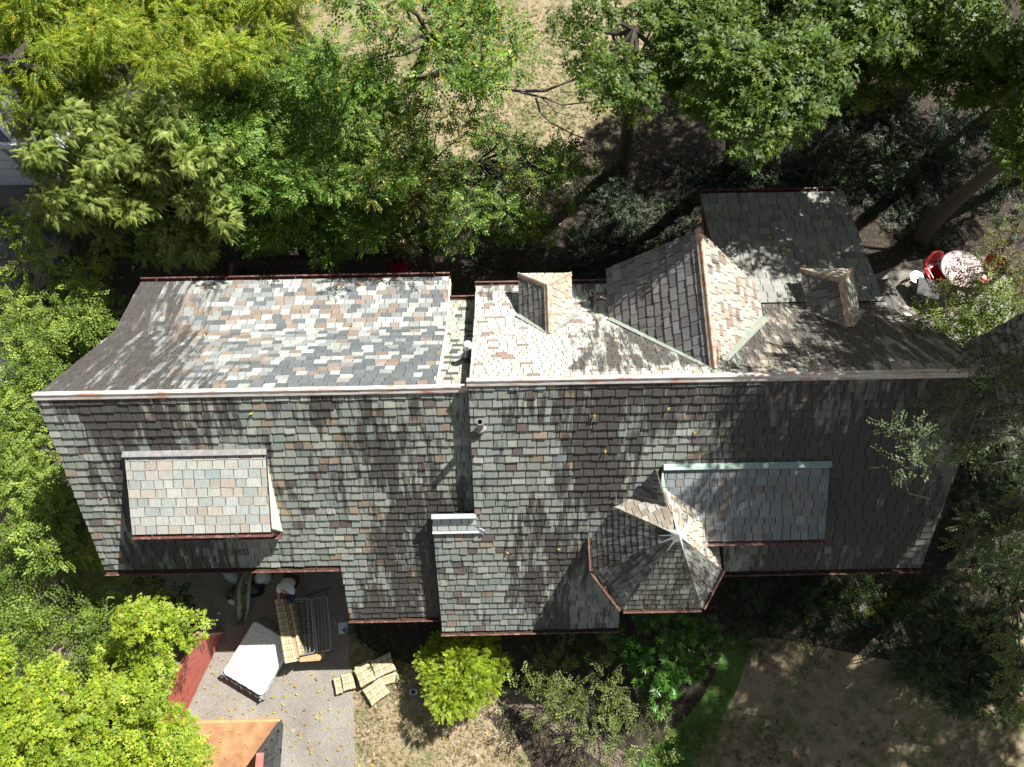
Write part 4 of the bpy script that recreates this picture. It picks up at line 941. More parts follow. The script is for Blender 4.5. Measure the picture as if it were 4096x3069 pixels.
tree('shaded_sumac', 'dark dangling foliage in front of the white garage', 'tree', G(75, 210), fill([(25, 150), (55, 158), (75, 185), (80, 230), (45, 235), (28, 205), (38, 175)], 9, 1.8, 3.2, .3, .5, 35), 'compound', [(.05, .075, .035), (.065, .095, .045)], .07, .55, .9)
# ground cover on the shaded floor: ivy and weeds, nobody could count it
def cover(name, label, polys, n, kind, cols, z, size, m=M_LEAF, accent=None, pacc=0):
    P_ = []
    for poly in polys:
        pts = [G(x, y, 0) for x, y in poly]; xs = [p[0] for p in pts]; ys = [p[1] for p in pts]; A = (max(xs) - min(xs)) * (max(ys) - min(ys)); k = int(n * A)
        X = rng.uniform(min(xs), max(xs), k); Y = rng.uniform(min(ys), max(ys), k); ins = np.zeros(k, bool)
        for i in range(len(pts)):
            a, b = pts[i], pts[(i + 1) % len(pts)]
            c = ((a[1] > Y) != (b[1] > Y)) & (X < (b[0] - a[0]) * (Y - a[1]) / (b[1] - a[1] + 1e-12) + a[0]); ins ^= c
        f = np.array([fbm(x * .8, y * .8, 60) for x, y in zip(X, Y)]); ins &= (f + rng.normal(0, .08, k)) > .42
        P_.append(np.stack([X[ins], Y[ins], rng.uniform(.02, z, ins.sum())], 1))
    P_ = np.concatenate(P_); n_ = len(P_); D_ = rng.normal(0, 1, (n_, 3)); D_[:, 2] = rng.uniform(-.1, .5, n_)
    o = foliage_mesh(name, P_, D_, np.tile([[0, 0, 1.0]], (n_, 1)) + rng.normal(0, .2, (n_, 3)), size * rng.uniform(.7, 1.2, n_), kind, cols, m=m, accent=accent, pacc=pacc)
    tag(o, label, name.replace('_', ' '), kind='stuff'); return o
cover('ivy_ground_cover', 'ivy and weeds over the woodland floor behind the house, coloured dark for its shade', [[(590, 180), (700, 150), (860, 90), (1000, 120), (900, 240), (850, 200), (700, 190), (690, 230), (600, 275), (480, 270), (470, 250), (590, 230)]], 110, 'broad', [(.02, .038, .013), (.028, .05, .018), (.016, .028, .010), (.04, .055, .02)], .22, 1.1)  # leaf colours lowered to near black, so the floor's shade is in them
cover('bed_ground_cover', 'dark ivy filling the shaded bed below the right front gutter, and added beyond it in place of shade', [[(935, 410), (1040, 400), (1040, 600), (930, 600)], [(880, 190), (1040, 90), (1040, 240), (900, 260)], [(720, 575), (1010, 575), (1020, 650), (930, 662), (850, 645), (790, 632), (730, 625)]], 60, 'broad', [(.03, .055, .02), (.04, .07, .025), (.025, .045, .016)], .2, 1.0)  # first two areas are dark ivy added to stand in for shade
cover('shade_filler_weeds', 'sparse weeds left of the west gable, and dark undergrowth added to shade the gaps under the trees', [[(20, 40), (330, 30), (345, 120), (440, 255), (200, 280), (60, 280)], [(-20, 200), (120, 250), (120, 330), (60, 400), (-20, 300)], [(350, 615), (420, 640), (400, 670), (355, 650)]], 40, 'small', [(.05, .08, .025), (.07, .10, .03)], .2, 1.2)  # first area is dark undergrowth added so gaps between crowns look shaded
def grass(name, label, poly, n, cols, z, size): 
    return cover(name, label, [poly], n, 'needle', cols, z, size)
TANG = [(.50, .40, .27), (.38, .30, .19), (.30, .29, .14), (.58, .49, .35), (.24, .23, .10), (.27, .18, .11)]
grass('meadow_grass', 'dry tan and green grass of the sunny upper lawn', [(320, -10), (620, -10), (700, 60), (660, 150), (590, 175), (500, 215), (430, 230), (350, 190), (330, 90)], 120, [(.30, .30, .13), (.24, .27, .10), (.36, .33, .18), (.42, .37, .24), (.18, .22, .07), (.30, .26, .13)], .05, .62)
grass('front_grass', 'patchy dry grass beside the driveway in front of the house', [(356, 660), (400, 660), (480, 700), (530, 770), (356, 770)], 190, TANG, .05, .55)
grass('shaded_grass', 'thin olive brown grass of the shaded lawn at the lower right', [(735, 625), (790, 622), (850, 640), (930, 655), (1020, 672), (1020, 770), (640, 770), (700, 720)], 90, [(.20, .17, .09), (.15, .14, .065), (.12, .12, .05), (.25, .21, .12)], .05, .6)
grass('turf_edge_grass', 'lush green blades of the curved turf strip', [(722, 640), (750, 630), (754, 650), (745, 678), (737, 702), (712, 740), (672, 790), (616, 800), (640, 760), (672, 732), (702, 700), (716, 668)], 330, [(.11, .26, .035), (.15, .30, .04), (.08, .19, .028), (.20, .30, .05)], .06, .6)
def litter(name, label, poly, n, cols, z=.02, zf=None, sz=1.0):
    pts = [(x, y) for x, y in poly]; P_ = []
    xs = [p[0] for p in pts]; ys = [p[1] for p in pts]
    mb = MB()
    for i in range(n):
        x, y = random.uniform(min(xs), max(xs)), random.uniform(min(ys), max(ys)); p = G(x, y, 0); zz = z if zf is None else zf(p[0], p[1])
        if zz is None: continue
        L = random.uniform(.035, .065) * sz; W = L * random.uniform(.35, .6); a = random.uniform(0, 6.28); q = quadleaf(L * 2, W * 1.6, a=a, pitch=random.uniform(-.25, .25), fold=.15)
        mb.add([v + np.array([p[0], p[1], zz + .03]) for v in q], [(0, 1, 2, 3)], 0, sc3(random.choice(cols), random.uniform(.8, 1.15)))
    o = mb.build(name, M_LEAF); tag(o, label, 'fallen leaves', kind='stuff'); return o
dl_, dr_ = -8.30, -5.86
YL = [(.62, .46, .03), (.55, .36, .03), (.66, .55, .08), (.42, .26, .05)]
litter('fallen_leaves', 'yellow leaves scattered over the driveway', [(195, 575), (355, 770)], 250, YL)
litter('lawn_litter', 'small fallen leaves on the front lawn', [(355, 690), (520, 770)], 60, [(.60, .42, .04), (.25, .15, .07), (.2, .12, .06)], sz=.9)
litter('meadow_litter', 'pale fallen leaves on the sunny upper lawn', [(430, 20), (700, 250)], 420, [(.6, .5, .3), (.5, .35, .15), (.62, .55, .4), (.25, .15, .08)], sz=.9)
litter('shade_litter', 'leaf litter on the shaded lawn at the lower right', [(700, 640), (1020, 765)], 160, [(.45, .3, .1), (.25, .15, .07)], sz=.8)
mb = MB()
for i in range(75):
    x, y = random.uniform(dl_ + .1, dr_ - .1), random.uniform(-4.6, -2.9); mb.add([v + np.array([x, y, .20]) for v in quadleaf(random.uniform(.07, .11), .035, a=random.uniform(0, 6.28), pitch=random.uniform(-.2, .2))], [(0, 1, 2, 3)], 0, random.choice(YL))
o = mb.build('dumpster_leaves', M_LEAF); tag(o, 'yellow leaves fallen onto the rust-orange dumpster floor', 'fallen leaves', kind='stuff')
def roof_z(x, y):
    if y < .6 or y > 3.8 or x < -8.8: return None
    return (zLF(y) if x < -.8 else zRF(y)) + .03
mb = MB()
for i in range(70):
    px, py = random.uniform(90, 920), random.uniform(200, 560)
    if i < 30: px, py = random.uniform(715, 845), random.uniform(195, 275); p = onplane(px, py, (0, 6.35, 4.73), np.array([0, .27, 1.0]))
    elif py > 400:
        p = onplane(px, py, RIDGE_L if px < 472 else RIDGE_R, nF)
        if 120 < px < 285 and 445 < py < 545 or 590 < px < 835 and 460 < py: continue
    else:
        if not 290 < py < 370 or px > 590: continue
        p = onplane(px, py, RIDGE_L if px < 440 else RIDGE_R, np.array([0, 1.0, 1.0]))
    q = quadleaf(.09, .045, a=random.uniform(0, 6.28)); mb.add([v + p + np.array([0, 0, .05]) for v in q], [(0, 1, 2, 3)], 0, random.choice(YL + [(.3, .15, .06)]))
o = mb.build('roof_leaves', M_LEAF); tag(o, 'stray yellow leaves lying on the slate roofs', 'fallen leaves', kind='stuff')

# ------------------------------------------------------------------ THINGS IN THE YARD
def gp(px, py, z=0.0): return np.array(G(px, py, z))
def local(root, pts):                     # world points -> kept in world; parts are parented with inverse
    return pts
# --- open-top dumpster with its red door swung open
M_DRED = mat('weathered_red_steel', (.42, .085, .06), (.50, .15, .11), 4, .6, .25, c3=(.34, .06, .045))
M_DDARK = mat('dark_grey_steel', (.045, .047, .05), (.065, .066, .07), 6, .55, .2)
M_RUST = mat('rust_orange_steel', (.42, .25, .135), (.34, .185, .095), 2.4, .9, .4, c3=(.25, .13, .075), spec=.15)
dl, dr, dy = -8.30, -5.86, -2.78; dh = 1.45; slant = .42; dend = -7.2
dump = empty('dumpster', ((dl + dr) / 2, dy, 0)); tag(dump, 'open roll-off dumpster with rust-orange floor and dark ribbed side, cut by the bottom edge', 'dumpster')
mb = MB(); mb.box(((dl + dr) / 2, (dy + dend) / 2, .10), (dr - dl - .1, dy - dend, .14)); mb.build('floor', M_RUST, dump)
mb = MB(); mb.box(((dl + dr) / 2, dy + .03, .08), (dr - dl, .06, .16)); mb.build('sill_bar', mat('worn_tan_steel', (.55, .36, .18), (.45, .25, .12), 8, .6, .2), dump)
for x, sgn in ((dr, 1), (dl, -1)):
    mb = MB(); mb.prism([(x, dy, .03), (x, dy, .12), (x, dy - slant, dh), (x, dend, dh), (x, dend, .03)], (-.05 * sgn, 0, 0)); sd = mb.build('side_wall', M_DDARK, dump)
    mb = MB(); mb.prism([(x - .052 * sgn, dy - .05, .18), (x - .052 * sgn, dy - slant - .02, dh - .02), (x - .052 * sgn, dend, dh - .02), (x - .052 * sgn, dend, .18)], (-.006 * sgn, 0, 0)); mb.build('inner_lining', M_RUST, sd)
    mb = MB(); mb.box((x - .0 * sgn, (dy - slant + dend) / 2 - .02, dh + .03), (.15, dy - slant - dend - .04, .10)); mb.build('top_rail', mat('faded_pink_red_rail', (.55, .22, .19), (.46, .13, .10), 6, .6, .2), sd)
    mb = MB()
    mb.tube([(x + .02 * sgn, dy, .1), (x + .02 * sgn, dy - slant, dh)], .035, 6)
    y = dy - slant - .25
    while y > dend: mb.box((x + .035 * sgn, y, dh / 2 + .02), (.07, .09, dh - .1)); y -= .46
    mb.box((x + .035 * sgn, (dy - slant + dend) / 2, .42), (.06, dy - slant - dend - .1, .07)); mb.box((x + .03 * sgn, (dy + dend) / 2, .12), (.08, dy - dend - .1, .10))
    for t in (.25, .55, .85): mb.box((x + .05 * sgn, dy - slant * t, dh * t), (.10, .10, .08))
    mb.build('rib', M_DDARK, sd)
a = np.array([-7.50, -.62, 0]); b = np.array([-8.36, -2.72, 0]); t = (b - a) / np.linalg.norm(b - a); n_ = np.array([t[1], -t[0], 0])
L = np.linalg.norm(b - a); an = atan2(t[1], t[0])
mb = MB(); mid = (a + b) / 2; mb.box(mid + [0, 0, .93], (L, .06, 1.72), rz=an, jit=.012); door = mb.build('door', M_DRED, dump, bevel=.01)
mb = MB()
DS = .06 if n_[0] < 0 else -.06
for z in (.15, .5, .85, 1.2, 1.5): mb.box(mid + [0, 0, z] + n_ * DS, (L - .06, .07, .07), rz=an)
mb.box(a + [0, 0, .85], (.06, .16, 1.5), rz=an); mb.build('door_frame', mat('grey_pink_steel', (.30, .24, .22), (.42, .20, .17), 9, .6, .2), door)
# --- mulch bags
bag_w = mat('bag_white_plastic', (.62, .65, .70), (.54, .57, .62), 7, .4, .3)
bag_r = mat('bag_red_print', (.36, .012, .02), (.30, .01, .018), 7, .4, .2)
ink = mat('black_ink', (.02, .02, .022), (.03, .03, .03)); wink = mat('white_ink', (.72, .72, .74), (.66, .66, .68))
def text(s, size, M, m, parent, name='lettering', bold=0.0):
    c = bpy.data.curves.new(name, 'FONT'); c.body = s; c.size = size; c.extrude = .001; c.offset = bold
    c.align_x = 'LEFT'; c.materials.append(m); o = bpy.data.objects.new(name, c)
    sc.collection.objects.link(o); bpy.context.view_layer.update()
    me = bpy.data.meshes.new_from_object(o); bpy.data.objects.remove(o); me.name = name
    o = bpy.data.objects.new(name, me); me.transform(M); link(o, parent); return o
def pillow(mb, cx, cy, z, lx, ly, h, rz, n=10, lump=.0, mi=0, seed=0, sq=.25, col=(1, 1, 1)):
    """soft rectangular bag / cushion"""
    r = random.Random(seed); vs = []; fs = []
    for s_ in (1, -1):
        for i in range(n + 1):
            for j in range(n + 1):
                u, v = i / n * 2 - 1, j / n * 2 - 1
                e = (1 - abs(u) ** 4) * (1 - abs(v) ** 4); hh = h * (sq + (1 - sq) * e ** .5) / 2
                w = 1 - .05 * (1 - abs(u)) * abs(v) ** 3; w2 = 1 - .05 * (1 - abs(v)) * abs(u) ** 3
                x, y = u * lx / 2 * w2, v * ly / 2 * w
                zz = s_ * hh + (lump * (vn(u * 3 + seed, v * 3, seed) - .5) if s_ > 0 else 0)
                vs.append((cx + x * cos(rz) - y * sin(rz), cy + x * sin(rz) + y * cos(rz), z + h / 2 + zz))
    m = (n + 1) ** 2; uv = [((i / n), (j / n)) for _ in range(2) for i in range(n + 1) for j in range(n + 1)]
    uv = [(a * lx, b * ly) for a, b in uv]
    for i in range(n):
        for j in range(n):
            a = i * (n + 1) + j; fs.append((a, a + n + 1, a + n + 2, a + 1)); fs.append((m + a, m + a + 1, m + a + n + 2, m + a + n + 1))
    for i in range(n):
        for (a, b) in ((i * (n + 1), (i + 1) * (n + 1)), ((i + 1) * (n + 1) + n, i * (n + 1) + n), (i + 1, i), (n * (n + 1) + i, n * (n + 1) + i + 1)): fs.append((a, b, b + m, a + m))
    mb.add(vs, fs, mi, col, 0, uv); return mb
rzb = atan2(-.29, .96) + .0
def mulch(name, label, c, front):
    u = gp(213.6, 627.5, .1) - gp(197.5, 632.5, .1); rz = atan2(u[1], u[0]); root = empty(name, (c[0], c[1], 0)); tag(root, label, 'mulch bag')
    mb = MB(); pillow(mb, c[0], c[1], c[2], .78, .52, .13, rz, 10, .02, seed=4); mb.build('bag_body', bag_w, root, smooth=True)
    R4 = Matrix.Translation(Vector((c[0], c[1], c[2] + .146))) @ Matrix.Rotation(rz, 4, 'Z')
    def pan(x0, x1, y0, y1, dz, m, nm):
        q = MB(); k = 6; vs = []; 
        for i in range(k + 1):
            for j in range(k + 1):
                x = x0 + (x1 - x0) * i / k; y = y0 + (y1 - y0) * j / k; uu, vv = x / .39, y / .26
                e = max(0, (1 - abs(uu) ** 4) * (1 - abs(vv) ** 4)); z = .13 * (.25 + .75 * e ** .5) / 2 - .065 + dz
                vs.append(R4 @ Vector((x, y, z)))
        q.add(vs, [(i * (k + 1) + j, (i + 1) * (k + 1) + j, (i + 1) * (k + 1) + j + 1, i * (k + 1) + j + 1) for i in range(k) for j in range(k)]); q.build(nm, m, root)
    pan(-.33, .34, -.22, .22, .004, bag_r, 'red_print')
    if front:
        pan(-.31, -.04, -.22, .19, .008, wink, 'white_print')
        Rt = lambda x, y: R4 @ Matrix.Translation(Vector((x, y, .016))) @ Matrix.Rotation(-pi / 2, 4, 'Z')
        text('OAKLAND', .115, Rt(-.29, .17), ink, root, bold=.003); text('LARGE BAGS', .075, Rt(-.14, .17), ink, root, bold=.003)
        text('REDWOOD', .10, Rt(.02, .18), wink, root, bold=.003); text('MULCH', .10, Rt(.13, .10), wink, root, bold=.003)
    return root
cb = gp(203, 634, .1); mulch('mulch_bag', 'red and white printed mulch bag lying by the dumpster door, lettering upside down', (cb[0], cb[1] - .05, .13), True)
cb = gp(196, 631, .05); mulch('mulch_bag', 'second mulch bag mostly hidden under the printed one', (cb[0] - .05, cb[1] + .05, 0), False)
# --- mattress in plastic
def quilt():
    m, nt, b, out = nodes('quilted_white_ticking'); co = objco(nt)
    v = nt.nodes.new('ShaderNodeTexVoronoi'); v.inputs['Scale'].default_value = 9; nt.links.new(co, v.inputs['Vector'])
    b.inputs['Base Color'].default_value = (.74, .80, .83, 1); b.inputs['Roughness'].default_value = .45; b.inputs['Coat Weight'].default_value = .6; b.inputs['Coat Roughness'].default_value = .15
    h = mth(nt, 'ADD', v.outputs['Distance'], mth(nt, 'MULTIPLY', noise(nt, mapping(nt, co, (14, 3, 3)), 1.0, 5), .8)); bump(nt, b, h, .9, .04); return m
M_QUILT = quilt(); M_PLAST = mat('clear_grey_plastic', (.33, .35, .38), (.22, .24, .27), 14, .2, .5, coat=.6)
TLc, BLc, BRc = gp(252.5, 619, .3), gp(223.5, 674, .3), gp(263, 698, .3); TRc = TLc + (BRc - BLc)
ux = (BRc - BLc)[:2]; uy = (TLc - BLc)[:2]; mc = (TLc + BRc)[:2] / 2; rzm = atan2(ux[1], ux[0]); lx, ly = np.linalg.norm(ux), np.linalg.norm(uy)
mat_root = empty('mattress', (mc[0], mc[1], 0)); tag(mat_root, 'white quilted mattress in plastic wrap lying on the driveway beside the sofa bed', 'mattress')
mb = MB(); r = random.Random(5)
def rrect(lx, ly, rad, n=5):
    o = []
    for cx, cy, a0 in ((lx / 2 - rad, ly / 2 - rad, 0), (-lx / 2 + rad, ly / 2 - rad, pi / 2), (-lx / 2 + rad, -ly / 2 + rad, pi), (lx / 2 - rad, -ly / 2 + rad, 1.5 * pi)):
        for i in range(n + 1): a = a0 + pi / 2 * i / n; o.append((cx + rad * cos(a), cy + rad * sin(a)))
    return o
def W2(x, y, c, rz): return (c[0] + x * cos(rz) - y * sin(rz), c[1] + x * sin(rz) + y * cos(rz))
rr = rrect(lx, ly, .10); rings = [(.985, .05), (1.0, .08), (1.0, .27), (.985, .30), (.955, .315)]
vs = [(*W2(x * k, y * k, mc, rzm), z) for k, z in rings for x, y in rr]; nn = len(rr)
fs = [(i * nn + j, i * nn + (j + 1) % nn, (i + 1) * nn + (j + 1) % nn, (i + 1) * nn + j) for i in range(len(rings) - 1) for j in range(nn)] + [tuple(range((len(rings) - 1) * nn, len(rings) * nn))]
mb.add(vs, fs); mb.build('mattress_body', M_QUILT, mat_root, smooth=False)
mb = MB()
for (x0, y0_, x1, y1, n) in ((-lx / 2 - .02, -ly / 2 - .03, lx / 2 + .02, -ly / 2 - .03, 26), (-lx / 2 + .1, ly / 2 + .02, lx / 2 + .05, ly / 2 + .02, 24)):
    pts = []
    for i in range(n + 1):
        t = i / n; wv = .03 * sin(i * 2.1) + .02 * sin(i * 5)
        for k, z in ((0, .30), (.05 + wv * .5, .18 + wv), (.12 + wv, .02)):
            s_ = -1 if y0_ < 0 else 1; x = x0 + (x1 - x0) * t; y = y0_ + s_ * k; pts.append((*W2(x, y, mc, rzm), max(.015, z)))
    mb.add(pts, [(i * 3 + j, (i + 1) * 3 + j, (i + 1) * 3 + j + 1, i * 3 + j + 1) for i in range(n) for j in range(2)])
    if y0_ > 0 or y1 > 0: mb.build('plastic_wrap', M_PLAST, mat_root); mb = MB()
    else: mb.build('plastic_wrap', M_PLAST, mat_root); mb = MB()
mb.box((*W2(-lx / 2, -ly / 2 - .06, mc, rzm), .12), (.10, .12, .2), rz=.6, jit=.02); mb.build('plastic_corner', M_PLAST, mat_root); mb = MB(); mb.box((*W2(lx / 2 - .02, -ly / 2 - .05, mc, rzm), .12), (.09, .12, .2), rz=.2, jit=.03)
mb.build('plastic_corner', M_PLAST, mat_root)
# --- plaid fabric
def plaid():
    m, nt, b, out = nodes('yellow_brown_plaid'); uv = nt.nodes.new('ShaderNodeUVMap').outputs[0]
    sx = nt.nodes.new('ShaderNodeSeparateXYZ'); nt.links.new(uv, sx.inputs[0]); col = 0
    def band(axis, per, pos, w):
        f = mth(nt, 'FRACT', mth(nt, 'ADD', mth(nt, 'MULTIPLY', sx.outputs[axis], 1 / per), pos)); return mth(nt, 'LESS_THAN', f, w)
    c = mixc(nt, mth(nt, 'MULTIPLY', band(0, .16, 0, .34), .6), (.60, .54, .34), (.68, .66, .54))
    c = mixc(nt, mth(nt, 'MULTIPLY', band(1, .16, .1, .34), .6), c, (.56, .46, .20))
    for ax in (0, 1):
        for pos, w in ((.0, .10), (.18, .07), (.36, .05), (.5, .06)): c = mixc(nt, mth(nt, 'MULTIPLY', band(ax, .16, pos, w), .72), c, (.10, .07, .045))
    nt.links.new(c, b.inputs['Base Color']); b.inputs['Roughness'].default_value = .95; b.inputs['Specular IOR Level'].default_value = .1
    bump(nt, b, noise(nt, uv, 90, 2), .4, .006); return m
M_PLAID = plaid()
def cush(px, z, h, label, k):
    """cushion from its four visible corners"""
    P4 = [gp(x, y, z + h) for x, y in px]; u = ((P4[1] - P4[0]) + (P4[2] - P4[3])) / 2; v = ((P4[3] - P4[0]) + (P4[2] - P4[1])) / 2
    c = sum(P4) / 4; lx, ly = np.linalg.norm(u), np.linalg.norm(v); mb = MB()
    pillow(mb, c[0], c[1], z, lx * 1.03, ly * 1.03, h, atan2(u[1], u[0]), 10, .02, seed=k, sq=.62)
    o = mb.build('sofa_cushion', M_PLAID, smooth=False)
    q = MB(); c0 = Vector((c[0], c[1], z + h / 2)); o.location = c0; o.data.transform(Matrix.Translation(-c0)); tag(o, label, 'cushion', 'plaid cushions heaped on the driveway edge'); return o
cush([(332.8, 679), (339.6, 677), (342.8, 693), (336, 695)], .02, .12, 'small plaid cushion at the far left end of the heap', 1)
cush([(340, 676), (351.7, 672.5), (355.5, 688.6), (343.7, 691)], .02, .15, 'shadowed plaid cushion second from the left in the heap', 2)
cush([(354, 667), (371, 658), (376, 682), (362, 688)], .02, .13, 'plaid cushion pinned underneath at the middle of the heap', 6)
cush([(353.2, 670.5), (369.6, 662.2), (374, 680), (361, 688)], .17, .14, 'big square plaid cushion on top of the middle of the heap', 3)
cush([(377.7, 676), (398, 670.5), (399.3, 682), (382, 685.5)], .02, .12, 'plaid cushion lying under the right end of the heap', 5)
cush([(370.2, 661.4), (388.8, 652.5), (395.6, 670), (375.5, 678.9)], .15, .14, 'plaid cushion at the upper right of the heap, half in shade', 4)
cush([(361, 691), (378.5, 679), (390, 692), (373, 705.5)], .06, .15, 'plaid cushion tilted alone at the bottom of the heap', 7)
# --- sofa bed with its folding frame pulled out
so_c = gp(287.5, 631, .7); sofa = empty('sofa_bed', (so_c[0], so_c[1], 0)); tag(sofa, 'torn plaid sofa bed stripped to its frame with the wire bed folded out', 'sofa bed')
M_BATT = mat('torn_beige_batting', (.50, .33, .17), (.38, .24, .12), 8, .95, .7, c3=(.58, .44, .27)); M_STEEL = mat('bed_frame_steel', (.48, .50, .52), (.34, .36, .38), 12, .4, .1, .7)
def slab4(px, z0, z1, m, name, parent, uvs=False, jit=0):
    top = [gp(x, y, z1) for x, y in px]; bot = [np.array([p[0], p[1], z0]) for p in top]; mb = MB(); u = top[1] - top[0]; v = top[3] - top[0]
    lu, lv = np.linalg.norm(u), np.linalg.norm(v); uv = [(0, 0), (lu, 0), (lu, lv), (0, lv)]
    mb.add(top, [(0, 1, 2, 3)], uv=uv)
    for i in range(4):
        j = (i + 1) % 4; e = np.linalg.norm(top[j] - top[i]); mb.add([top[i], top[j], bot[j], bot[i]], [(0, 1, 2, 3)], uv=[(0, 0), (e, 0), (e, z1 - z0), (0, z1 - z0)])
    o = mb.build(name, m, parent); return o
slab4([(274, 599.5), (282.5, 598), (296, 661.5), (284.8, 663.5)], .12, .72, M_PLAID, 'back', sofa)
slab4([(282.5, 598.2), (287.5, 597.6), (299.5, 655), (295, 659)], .12, .60, M_BATT, 'inner_rail', sofa)
slab4([(287.2, 597.8), (289.5, 597.5), (301.5, 655), (299.3, 656)], .12, .66, M_PLAID, 'front_rail', sofa)
slab4([(299.5, 657.5), (322.5, 652.5), (320, 660.5), (299.5, 662)], .10, .50, M_BATT, 'arm', sofa)
mb = MB()
for i in range(70):
    t = i / 70; p = gp(285 + 13 * t + random.uniform(-1, 1), 600 + 56 * t, .62); mb.box(p, (random.uniform(.03, .09), random.uniform(.04, .14), .03), rz=random.uniform(0, 3), jit=.015)
mb.build('torn_stuffing', M_BATT, sofa)
mb = MB()
fr = lambda pts, z, r_: mb.tube([gp(x, y, z) for x, y in pts], r_, 6)
fr([(289, 600.5), (300, 599), (309, 598.5), (311, 600), (314, 640), (315, 650), (313.5, 652.5), (300, 655.5)], .52, .018)
fr([(290, 602.5), (311, 600.8)], .45, .012); fr([(307, 600), (310, 652)], .50, .012); fr([(301, 600), (306.5, 653)], .44, .007)
bf = mb.build('bed_frame', M_STEEL, sofa)
mb = MB()
fr([(313, 598.5), (325, 596.3), (327, 597.5), (329, 620), (331, 648), (329.5, 650), (320, 651.5), (316, 652.5)], .46, .018)
for k in range(3): fr([(317 + 3.3 * k, 598 - .5 * k), (319.6 + 3.4 * k, 651 - .5 * k)], .45, .008)
fr([(312.5, 599), (317.5, 652)], .46, .022)
mb.build('folding_section', M_STEEL, sofa)
mb = MB(); r = random.Random(8)
for i in range(9):
    x = 290.5 + i * 2; pts = [(x + t * 11 + r.uniform(-.8, .8) * (1 if t < .5 else .4), 603 + 50 * t) for t in (0, .2, .4, .6, .8, 1)]; mb.tube([gp(a, b, .40 + r.uniform(-.06, .03)) for a, b in pts], .004, 4)
for i in range(16):
    y = 604 + i * 3; mb.tube([gp(291 + (y - 600) * .2 + t * 19, y + r.uniform(-1.5, 1.5), .40 + r.uniform(-.05, .03)) for t in (0, .25, .5, .75, 1)], .004, 4)
mb.build('wire_mesh', M_STEEL, sofa)
mb = MB(); fr([(306, 596), (330, 588.5)], .05, .015); fr([(316, 654), (334, 651)], .40, .014); fr([(313, 598), (333, 594)], .50, .010)
mb.box(gp(314, 594, .5), (.10, .08, .05), rz=.4, jit=.02); mb.build('loose_bars', M_DDARK, sofa)
# --- rug, bags, small rubbish
M_RUG = mat('sage_green_rug', (.40, .42, .31), (.32, .35, .25), 22, .95, .4); M_RUGB = mat('dark_green_rug_border', (.09, .13, .07), (.07, .10, .055), 22, .95, .3)
rug = empty('rug', tuple(gp(243, 597))); tag(rug, 'sage green patterned rug draped long over a black bag, reaching under the eave', 'rug')
L_ = [(243, 564), (242, 572), (238, 582), (236, 594), (236.5, 606), (237, 616), (237.3, 623)]; R_ = [(252.5, 564), (252, 574), (251, 585), (250, 596), (249.5, 605), (248, 612), (244.5, 623)]
zz = [.12, .30, .42, .44, .25, .10, .05]; mb = MB(); vs = []; k = 8
for (a, b, z) in zip(L_, R_, zz):
    for j in range(k + 1):
        t = j / k; vs.append(gp(a[0] + (b[0] - a[0]) * t, a[1] + (b[1] - a[1]) * t, z + .05 * sin(t * 7 + z * 4) + .02))
fs = [(i * (k + 1) + j, (i + 1) * (k + 1) + j, (i + 1) * (k + 1) + j + 1, i * (k + 1) + j + 1) for i in range(len(L_) - 1) for j in range(k)]
mb.add(vs, fs); rg = mb.build('rug_field', M_RUG, rug, smooth=True); sm = rg.modifiers.new('thick', 'SOLIDIFY'); sm.thickness = .015
mb = MB(); edge = [vs[i * (k + 1)] + np.array([0, 0, .025]) for i in range(5)]; mid_ = [vs[i * (k + 1) + 5] + np.array([0, 0, .03]) for i in range(2, 7)]
for path, w in ((edge, .035), (mid_, .05)): mb.extrude(path, [(-w, 0), (w, 0), (w, .008), (-w, .008)])
mb.extrude([vs[-9] + np.array([0, 0, .03]), vs[-1] + np.array([0, 0, .03])], [(-.05, 0), (.05, 0), (.05, .008), (-.05, .008)])
mb.build('border_band', M_RUGB, rug)
mb = MB(); r = random.Random(2)
for i in range(34):
    a = r.randrange(len(L_) - 1); j = r.randrange(1, k - 1); t = r.random(); p = vs[a * (k + 1) + j] * (1 - t) + vs[(a + 1) * (k + 1) + j] * t + np.array([0, 0, .03])
    for q in range(3): mb.add([v + p for v in quadleaf(.06, .02, a=q * .8 + r.uniform(0, 6))], [(0, 1, 2, 3)])
mb.build('leaf_motif', mat('brown_motif', (.13, .09, .06), (.10, .075, .05)), rug)
def sack(name, label, cat, c, rx, ry, h, m, seed, parts=None, rz=0.0, pinch=0.3):
    r = random.Random(seed); n, k = 22, 9; vs = []; fs = []
    for i in range(k + 1):
        ph = (i / k) * pi * .5; zr = sin(ph) * h; rad = cos(ph) ** .55
        for j in range(n):
            th = 2 * pi * j / n; w = 1 + .16 * sin(3 * th + seed) + .10 * sin(5 * th + 2 * seed + i) + .05 * r.uniform(-1, 1); zc = zr * (1 + .18 * sin(2 * th + seed * 2) * cos(ph))
            x, y = rx * rad * w * cos(th), ry * rad * w * sin(th); vs.append((c[0] + x * cos(rz) - y * sin(rz), c[1] + x * sin(rz) + y * cos(rz), max(0.0, zc)))
    for i in range(k): fs += [(i * n + j, i * n + (j + 1) % n, (i + 1) * n + (j + 1) % n, (i + 1) * n + j) for j in range(n)]
    mb = MB(); mb.add(vs, fs); o = mb.build(name, m, smooth=True); c0 = Vector((c[0], c[1], 0)); o.location = c0; o.data.transform(Matrix.Translation(-c0)); tag(o, label, cat); return o
M_BAGB = mat('pale_blue_plastic', (.50, .62, .70), (.40, .52, .60), 10, .35, .6, coat=.3); M_BAGW = mat('white_plastic', (.78, .82, .78), (.64, .70, .67), 12, .4, .6); M_BAGK = mat('black_plastic', (.012, .012, .014), (.02, .02, .022), 8, .25, .5, coat=.5)
